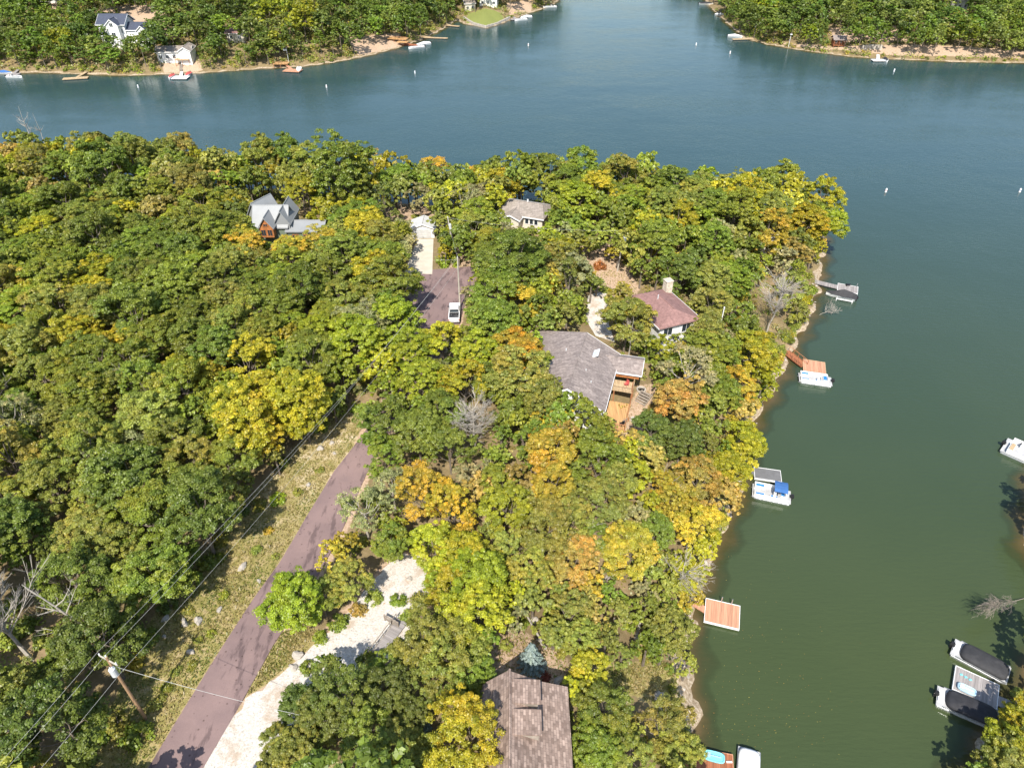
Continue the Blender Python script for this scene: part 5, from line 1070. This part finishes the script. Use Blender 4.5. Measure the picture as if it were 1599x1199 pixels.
for (u, v, r, k) in [(330,880,1.6,'G'),(300,905,1.3,'G'),(405,790,1.2,'O'),(375,800,1.4,'D'),(440,725,1.3,'D'),(500,668,1.5,'O'),(530,640,1.6,'O'),(345,845,1.3,'O'),(262,948,1.2,'D'),(230,1000,1.4,'O'),(212,1035,1.2,'A'),(150,1150,2.0,'G'),(185,1135,1.5,'O'),(215,1150,1.6,'G'),(130,1185,1.6,'O'),(245,1100,1.0,'O'),(120,1120,1.5,'G'),(60,1060,1.6,'O'),(80,1040,1.5,'G'),(30,1060,1.7,'D'),(15,1000,1.6,'O'),(40,980,1.4,'G'),(70,1000,1.4,'O'),(95,1010,1.5,'G'),(20,950,1.5,'G'),(60,1120,1.2,'B'),(790,1010,.8,'O'),(875,1020,.9,'O'),(545,790,1.2,'G'),(560,850,1.3,'O'),(530,975,1.3,'G'),(500,998,1.0,'N'),(585,935,1.2,'O'),(560,955,1.1,'B'),(655,940,1.4,'O'),(640,965,1.2,'O'),(655,992,1.3,'O'),(575,1035,1.4,'G'),(480,1045,1.0,'G'),(860,960,1.2,'N'),(812,975,1.0,'G'),(880,1000,1.3,'O'),(900,1015,1.3,'O'),(925,985,1.4,'A'),(965,965,1.6,'S'),(950,1005,1.2,'O'),(980,975,1.3,'N'),(1010,1000,1.3,'N'),(1030,1010,1.1,'O'),(1000,1025,1.1,'O'),(1045,1045,.7,'G'),(1048,1075,.6,'G'),(1015,950,1.4,'O'),(1060,1000,1.0,'O'),(935,1030,1.0,'N'),(620,415,1.6,'G'),(740,475,1.8,'S'),(760,500,1.4,'O'),(775,505,1.2,'A'),(905,500,1.5,'O'),(900,470,1.6,'O'),(945,455,1.3,'O'),(952,470,1.3,'N'),(990,540,1.8,'O'),(1010,560,1.6,'O'),(1025,590,1.5,'O'),(1020,640,1.2,'B'),(1005,655,1.1,'O'),(1240,430,1.6,'G'),(1262,432,1.1,'G'),(1250,478,1.3,'O'),(1258,460,1.1,'O'),(1240,510,1.5,'O'),(1228,530,1.6,'G'),(1218,548,1.4,'O'),(1210,565,1.1,'B'),(820,515,1.3,'Y'),(830,500,1.5,'O'),(750,520,1.3,'B'),(565,612,1.2,'S'),(600,610,1.5,'S'),(625,640,1.5,'O'),(560,640,1.2,'N'),(650,340,1.3,'O'),(690,345,1.4,'S'),(430,870,.6,'O'),(300,1040,.7,'O'),(330,990,.6,'N'),(275,1050,.7,'O'),(350,930,.7,'N'),(400,860,.8,'O'),(420,830,.7,'A'),(465,770,.8,'O'),(500,735,.7,'O'),(310,1000,.6,'O'),(260,1075,.7,'N'),(295,955,.8,'O'),(640,1160,1.6,'G'),(1085,1175,1.5,'O'),(1070,1160,1.6,'O'),(1590,1085,1.0,'O'),(1585,1110,1.3,'Y'),(1600,1150,1.8,'O')]:
    bush(None, u, v, r, k, group='shrubs along the road and shore')
br_ = random.Random(31); acc = 0.
for (a, b) in zip(PEN[:38], PEN[1:39]):
    L = math.hypot(b[0]-a[0], b[1]-a[1]); nx_, ny_ = -(b[1]-a[1])/L, (b[0]-a[0])/L; acc += L
    while acc > 2.4:
        acc -= 2.4*br_.uniform(.7, 1.3); x, y = a[0]+(b[0]-a[0])*br_.random(), a[1]+(b[1]-a[1])*br_.random()
        t_ = br_.random(); x, y = a[0]+(b[0]-a[0])*t_, a[1]+(b[1]-a[1])*t_
        if seg_sd(np.array([x+nx_]), np.array([y+ny_]), PEN)[0] < 0: nx_, ny_ = -nx_, -ny_
        x += nx_*br_.uniform(.6, 2.2); y += ny_*br_.uniform(.6, 2.2)
        u, v, _s = Q(x, y, .8)
        if x < 12 or v > 1190 or v < 330 or any(abs(u-q[0]) < q[2] and abs(v-q[1]) < q[3] for q in ((1275, 415, 14, 30), (1272, 441, 22, 10), (1228, 555, 16, 14), (1090, 948, 16, 12), (1075, 1050, 30, 60), (1165, 737, 22, 12))): continue
        bush(None, u, v, br_.uniform(.9, 1.9), br_.choice('OOGNYGBA'), group='shrubs along the road and shore')
# grass tufts of the verge and lawn edge, undergrowth of the wood, floating leaves
def scatter_stuff(name, label, cat, polys, n, hmin, hmax, wd, cols, mode, seed):
    g_ = np.random.default_rng(seed); Q_, V_, T_ = [], [], []
    for poly, m in zip(polys, n):
        A = np.array(poly); xs = g_.uniform(A[:,0].min(), A[:,0].max(), m); ys = g_.uniform(max(16, A[:,1].min()), A[:,1].max(), m); k = seg_sd(xs, ys, A) > .2
        k &= (seg_sd(xs, ys, np.array(road)) < -.1) & (seg_sd(xs, ys, np.array(GRAVEL)) < -.0); xs, ys = xs[k], ys[k]; zs = hgt(xs, ys); m = len(xs)
        if mode == 'grass':
            a = g_.uniform(0, 6.28, m); hh = g_.uniform(hmin, hmax, m); w2 = g_.uniform(.4, 1, m)*wd; lx, ly = g_.normal(0, .14, m), g_.normal(0, .14, m)
            dx, dy = np.cos(a)*w2, np.sin(a)*w2
            q = np.stack([np.stack([xs-dx, ys-dy, zs-.02], 1), np.stack([xs+dx, ys+dy, zs-.02], 1), np.stack([xs+dx*.8+lx, ys+dy*.8+ly, zs+hh], 1), np.stack([xs-dx*.8+lx, ys-dy*.8+ly, zs+hh*.9], 1)], 1).reshape(-1, 3)
            rep = 4; tint = np.array(cols)[np.clip(((np.sin(xs*.9+ys*.35)+np.sin(ys*.7-xs*.5)+2)/4*len(cols)+np.clip((ys-48)/8, 0, 2.2)+g_.normal(0, 1.3, m)).astype(int), 0, len(cols)-1)] if True else np.array(cols)[np.clip(((np.sin(xs*.9+ys*.35)+np.sin(ys*.7-xs*.5)+2)/4*len(cols)+g_.normal(0, 1.3, m)).astype(int), 0, len(cols)-1)]
            V_.append(np.repeat(np.stack([g_.uniform(.2, .8, m), g_.uniform(0, 1, m), np.zeros(m)], 1), 4, 0)); T_.append(np.repeat(np.concatenate([tint, np.zeros((m, 1))], 1), 4, 0)); Q_.append(q)
        else:
            nl = 26; u = g_.normal(size=(m, nl, 3)); u /= np.linalg.norm(u, axis=2, keepdims=True); sc = g_.uniform(hmin, hmax, (m, 1, 1)); c = np.stack([xs, ys, zs], 1)[:, None, :]
            u2 = u.copy(); u2[:, :, 2] = np.abs(u2[:, :, 2]); p = (c+u2*sc*g_.uniform(.5, 1, (m, nl, 1))).reshape(-1, 3); nn = (u*.6+np.array([0, 0, .6])).reshape(-1, 3)+g_.normal(0, .3, (m*nl, 3)); nn /= np.linalg.norm(nn, axis=1, keepdims=True)
            cl = g_.uniform(0, 1, (m, 1)); v = np.stack([np.repeat(cl, nl, 1).ravel(), g_.uniform(0, 1, m*nl), np.zeros(m*nl)], 1); tint = np.array(cols)[g_.integers(0, len(cols), m)]
            q, v4 = leaves_mesh('u', p, nn, g_.uniform(.5, 1.2, m*nl)*wd, v, None); Q_.append(q); V_.append(v4); T_.append(np.repeat(np.repeat(np.concatenate([tint, np.zeros((m, 1))], 1), nl, 0), 4, 0))
    me = mesh_quads(name, np.concatenate(Q_), np.concatenate(V_), 'leaf_att', np.concatenate(T_)); o = bpy.data.objects.new(name, me); col.objects.link(o); return tag(o, label, cat, kind='stuff')
GC = [(.17,.21,.04), (.21,.23,.05), (.25,.25,.065), (.32,.28,.09), (.30,.24,.09), (.42,.34,.15)]
scatter_stuff('verge_grass', 'rough dry grass and weeds along the road verge', 'grass', [VERGE, VERGE2, LAWN, YARD, *BARE], [42000, 9000, 5000, 2500]+[1500]*len(BARE), .05, .26, .07, GC, 'grass', 1)
scatter_stuff('undergrowth', 'low leafy undergrowth and seedlings under the trees', 'undergrowth', [PEN[:, :]*1.0 if False else np.array([(-150, 20), (-150, 182), (75, 182), (75, 20)]) ], [1], .3, .8, .12, [PAL['O']], 'bush', 2) if False else None
g_ = np.random.default_rng(9); m = 14000; xs = np.concatenate([g_.uniform(-135, 72, m), g_.uniform(-220, 30, 7000), g_.uniform(95, 260, 3500)]); ys = np.concatenate([np.sqrt(g_.uniform(18**2, 180**2, m)), g_.uniform(290, 440, 7000), g_.uniform(300, 420, 3500)]); f_ = ys*CT+60*ST; uu = 799.5+F*xs/f_
kp = np.maximum.reduce([seg_sd(xs, ys, p_) for p_ in (PEN, LFR, RFR)]) > .8
for pl in FARBARE+[FARLAWN]: kp &= seg_sd(xs, ys, np.array(pl)) < -.4
kp &= (uu > -60) & (uu < 1640)
for pl in [VERGE, VERGE2, LAWN, YARD, GRAVEL, GRAVEL2, road, BEACH]+BARE: kp &= seg_sd(xs, ys, np.array(pl)) < -.4
for hx in (hA, hB, hC, hD, hE, hF): kp &= (xs-hx.location.x)**2+(ys-hx.location.y)**2 > 49
kp &= ~((xs > -22) & (xs < -14) & (ys > 116) & (ys < 136))
xs, ys = xs[kp], ys[kp]; print('undergrowth', len(xs))
def undergrowth():
    zs = hgt(xs, ys); m = len(xs); nl = 30; u = g_.normal(size=(m, nl, 3)); u /= np.linalg.norm(u, axis=2, keepdims=True); u[:, :, 2] = np.abs(u[:, :, 2]); sc = g_.uniform(.4, 1.25, (m, 1, 1))*np.where(ys > 250, 2.2, 1)[:, None, None]
    p = (np.stack([xs, ys, zs], 1)[:, None, :]+u*sc*g_.uniform(.4, 1, (m, nl, 1))).reshape(-1, 3); nn = (u*.5+np.array([0, 0, .6])).reshape(-1, 3)+g_.normal(0, .3, (m*nl, 3)); nn /= np.linalg.norm(nn, axis=1, keepdims=True)
    v = np.stack([np.repeat(g_.uniform(0, 1, m), nl), g_.uniform(0, 1, m*nl), np.zeros(m*nl)], 1); cols = np.array([PAL['O'], PAL['G'], PAL['D'], PAL['N'], PAL['B'], PAL['O'], PAL['S']])[g_.integers(0, 7, m)]
    q, v4 = leaves_mesh('u', p, nn, g_.uniform(.08, .18, m*nl)*np.repeat(np.where(ys > 250, 2.4, 1), nl), v, None); me = mesh_quads('undergrowth', q, v4, 'leaf_att', np.repeat(np.concatenate([np.repeat(cols, nl, 0), np.zeros((m*nl, 1))], 1), 4, 0))
    o = bpy.data.objects.new('undergrowth', me); col.objects.link(o); tag(o, 'low leafy undergrowth and seedlings under the trees', 'undergrowth', kind='stuff')
undergrowth()
# leaves floating on the cove
g_ = np.random.default_rng(21); m = 300; uv = np.stack([g_.normal(1180, 75, m), g_.normal(1090, 90, m)], 1); uv = uv[(uv[:, 0] > 1095) & (uv[:, 0] < 1420)]; pp = np.array([P(u, v, .015) for u, v in uv]); m = len(pp)
q, v4 = leaves_mesh('f', pp, np.tile([0, 0, 1.], (m, 1)), g_.uniform(.02, .05, m), np.stack([g_.uniform(.3, 1, m), g_.uniform(0, 1, m), np.zeros(m)], 1), None)
me = mesh_quads('floating_leaves', q, v4, 'leaf_att', np.repeat(np.array([(.45,.28,.06,0), (.5,.42,.1,0), (.4,.2,.06,0)])[g_.integers(0, 3, m)], 4, 0)); o = bpy.data.objects.new('floating_leaves', me); col.objects.link(o); tag(o, 'fallen yellow and orange leaves floating on the green cove', 'leaves', kind='stuff')

# largest 300 as individual trees, the rest as one wood
def key_of(c):
    if c == 'C': return 'c%d' % rnd.randrange(2)
    if c == 'S': return rnd.choice(['s0', 's1', 'p0', 'p1'])
    if c == 'B' and rnd.random() < .35: return rnd.choice(['s0', 's1'])
    return 'r%d' % rnd.randrange(9)
for t in TREES+FAR: t.append(Q(t[0], t[1], t[2]+t[4]*.6)[2]*t[3])
ALL = sorted(TREES+FAR, key=lambda t: -t[8] if (-20 < t[6] < 1625 and -20 < t[7] < 1225) else 0)
TOBJ = []
def put_tree(t):
    x, y, z, Rm, H, c, u, v = t[:8]; cm, tm = PROTO[key_of(c)]
    root = bpy.data.objects.new({'C': 'cedar_tree'}.get(c, 'leafy_tree'), None); col.objects.link(root); root.location = (x, y, z)
    root.rotation_euler = (0, 0, rnd.uniform(0, 6.28)); s = Rm/4.5; sz = H/12.; root.scale = (s, s*rnd.uniform(.92, 1.08), sz if c != 'C' else sz*1.05)
    for nm, me in (('crown', cm), ('trunk', tm)):
        o = bpy.data.objects.new(nm, me); col.objects.link(o); o.parent = root
        if nm == 'crown': o.color = (*jit(PAL[c]), {'Y': .5, 'A': .85, 'B': .9, 'O': .6, 'N': .55, 'G': .45, 'L': .4}.get(c, .3)*rnd.uniform(.4, 1.3))
    tag(root, None, 'tree'); root['group'] = 'trees of the wooded lake shore'
    TOBJ.append((root, CNAME[c], u, v, Rm)); return root
for t in ALL[:300]: put_tree(t)
def wood(rest):
    base = [crown_quads(90+i, lobes=10, clumps=11, leaves=15, ls=.36) for i in range(4)]; base += [crown_quads(96, lobes=10, clumps=7, leaves=14, ls=.36, kind='cedar')]
    mid = [crown_quads(100+i, lobes=9, clumps=12, leaves=30, ls=.30) for i in range(2)]
    Q_, V_, T_ = [], [], []; tk = MB()
    for t in rest:
        x, y, z, Rm, H, c = t[:6]
        q, v, lc = (base[4] if c == 'C' else rnd.choice(base[:4])) if y > 210 else rnd.choice(mid)
        a = rnd.uniform(0, 6.28); s = Rm/4.5; ca, sa = math.cos(a)*s, math.sin(a)*s
        Q_.append(np.stack([q[:,0]*ca-q[:,1]*sa+x, q[:,0]*sa+q[:,1]*ca+y, q[:,2]*H/12+z], 1)); V_.append(v)
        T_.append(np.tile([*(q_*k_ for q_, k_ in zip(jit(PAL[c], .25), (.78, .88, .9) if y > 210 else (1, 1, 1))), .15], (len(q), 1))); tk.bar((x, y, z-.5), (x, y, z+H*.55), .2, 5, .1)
    me = mesh_quads('distant_trees', np.concatenate(Q_), np.concatenate(V_), 'leaf_att', np.concatenate(T_))
    o = bpy.data.objects.new('distant_trees', me); col.objects.link(o)
    tag(o, 'woods on the far lake shores and small trees filling gaps in the near wood', 'trees', kind='stuff')
    # their trunks in the same object
    n0 = len(me.vertices); import bmesh
    b = bmesh.new(); b.from_mesh(me); nv = [b.verts.new(p) for p in tk.v]; b.verts.ensure_lookup_table(); me.materials.append(M['bark'])
    for f in tk.f: fc = b.faces.new([nv[i] for i in f]); fc.material_index = 1
    b.to_mesh(me); b.free()
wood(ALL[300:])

# ------------------------------------------------------------------ labels that single out each tree and shrub
LM = [('the steep chalet', 443, 335), ('the white garage', 661, 360), ('the parked pickup', 710, 492), ('the beige roofed cottage', 820, 330), ('the maroon roofed house', 1035, 475), ('the grey shingled house', 905, 575), ('the orange deck', 975, 620),
      ('the brown shingled house', 830, 1100), ('the blue spruce', 830, 1040), ('the brown utility pole', 205, 1080), ('the bleached roadside pole', 719, 440), ('the pole above the orange path', 968, 390), ('the white gravel', 560, 970), ('the top of the gravel', 655, 885), ('the road bend', 520, 780), ('the lower road', 330, 1040), ('the upper verge', 545, 650),
      ('the railed ramp dock', 1250, 570), ('the blue bimini boat', 1205, 765), ('the bare salmon dock', 1128, 958), ('the long grey gangway', 1285, 448), ('the gravel beach', 1070, 1050), ('the small lawn', 1010, 1070), ('the red plank dock', 1110, 1180),
      ('the bare shore snag', 1205, 480), ('the drooping grey dead tree', 747, 670), ('the tall bare trees at far left', 70, 235), ('the brown leafless tree at lower left', 20, 960), ('the tall leaning white trunk', 120, 920), ('the slender flagpole', 1117, 520), ('the lake point', 1290, 390), ('the left photo edge midway up', 0, 560), ('the left photo edge below middle', 0, 760), ('the lower left corner', 0, 1199),
      ('the bare tree in the left wood', 236, 610), ('the slender pale trunk in shade', 335, 720), ('the grey brush by the road bank', 432, 640), ('the shaded dock at right', 1520, 1070), ('the pontoon at the right edge', 1580, 700), ('the floating brush at right', 1560, 920), ('the lime verge shrub', 433, 782), ('the two verge boulders', 460, 1033), ('the white far house', 200, 45), ('the far red cabin', 1308, 62), ('the far stone lawn wall', 760, 40)]
ORD = ['nearest', 'second nearest', 'third nearest', 'fourth nearest', 'fifth nearest', 'sixth nearest', 'seventh nearest', 'eighth nearest', 'ninth nearest', 'tenth nearest', 'eleventh nearest', 'twelfth nearest', 'thirteenth nearest', 'fourteenth nearest', 'fifteenth nearest']
DIRS = ['right of', 'below right of', 'below', 'below left of', 'left of', 'above left of', 'above', 'above right of']
def label_all(items, noun):
    groups = {}
    for it in items:
        o, cn, u, v, r = it[:5]
        nm, lu, lv = min(LM, key=lambda l: (l[1]-u)**2+(l[2]-v)**2); k = int(round(math.degrees(math.atan2(v-lv, u-lu))/45)) % 8
        groups.setdefault((cn, nm, k), []).append((math.hypot(u-lu, v-lv), r, o))
    for (cn, nm, k), L in groups.items():
        L.sort(key=lambda q: q[0])
        for i, (d, r, o) in enumerate(L): o['label'] = '%s %s, %s %s %s' % (cn, noun, DIRS[k], nm, '' if False else '')
        for i, (d, r, o) in enumerate(L): o['label'] = ('%s %s, %s %s %s' % (cn, noun, ORD[i], DIRS[k], nm)) if len(L) > 1 else '%s %s %s %s' % (cn, noun, DIRS[k], nm)
label_all(TOBJ, 'leafy tree'); label_all([b for b in BL if not b[5]], 'low shrub')
for o_, cn, *_ in TOBJ:
    if cn == 'dark cedar': o_['label'] = o_['label'].replace('leafy tree', 'tree')
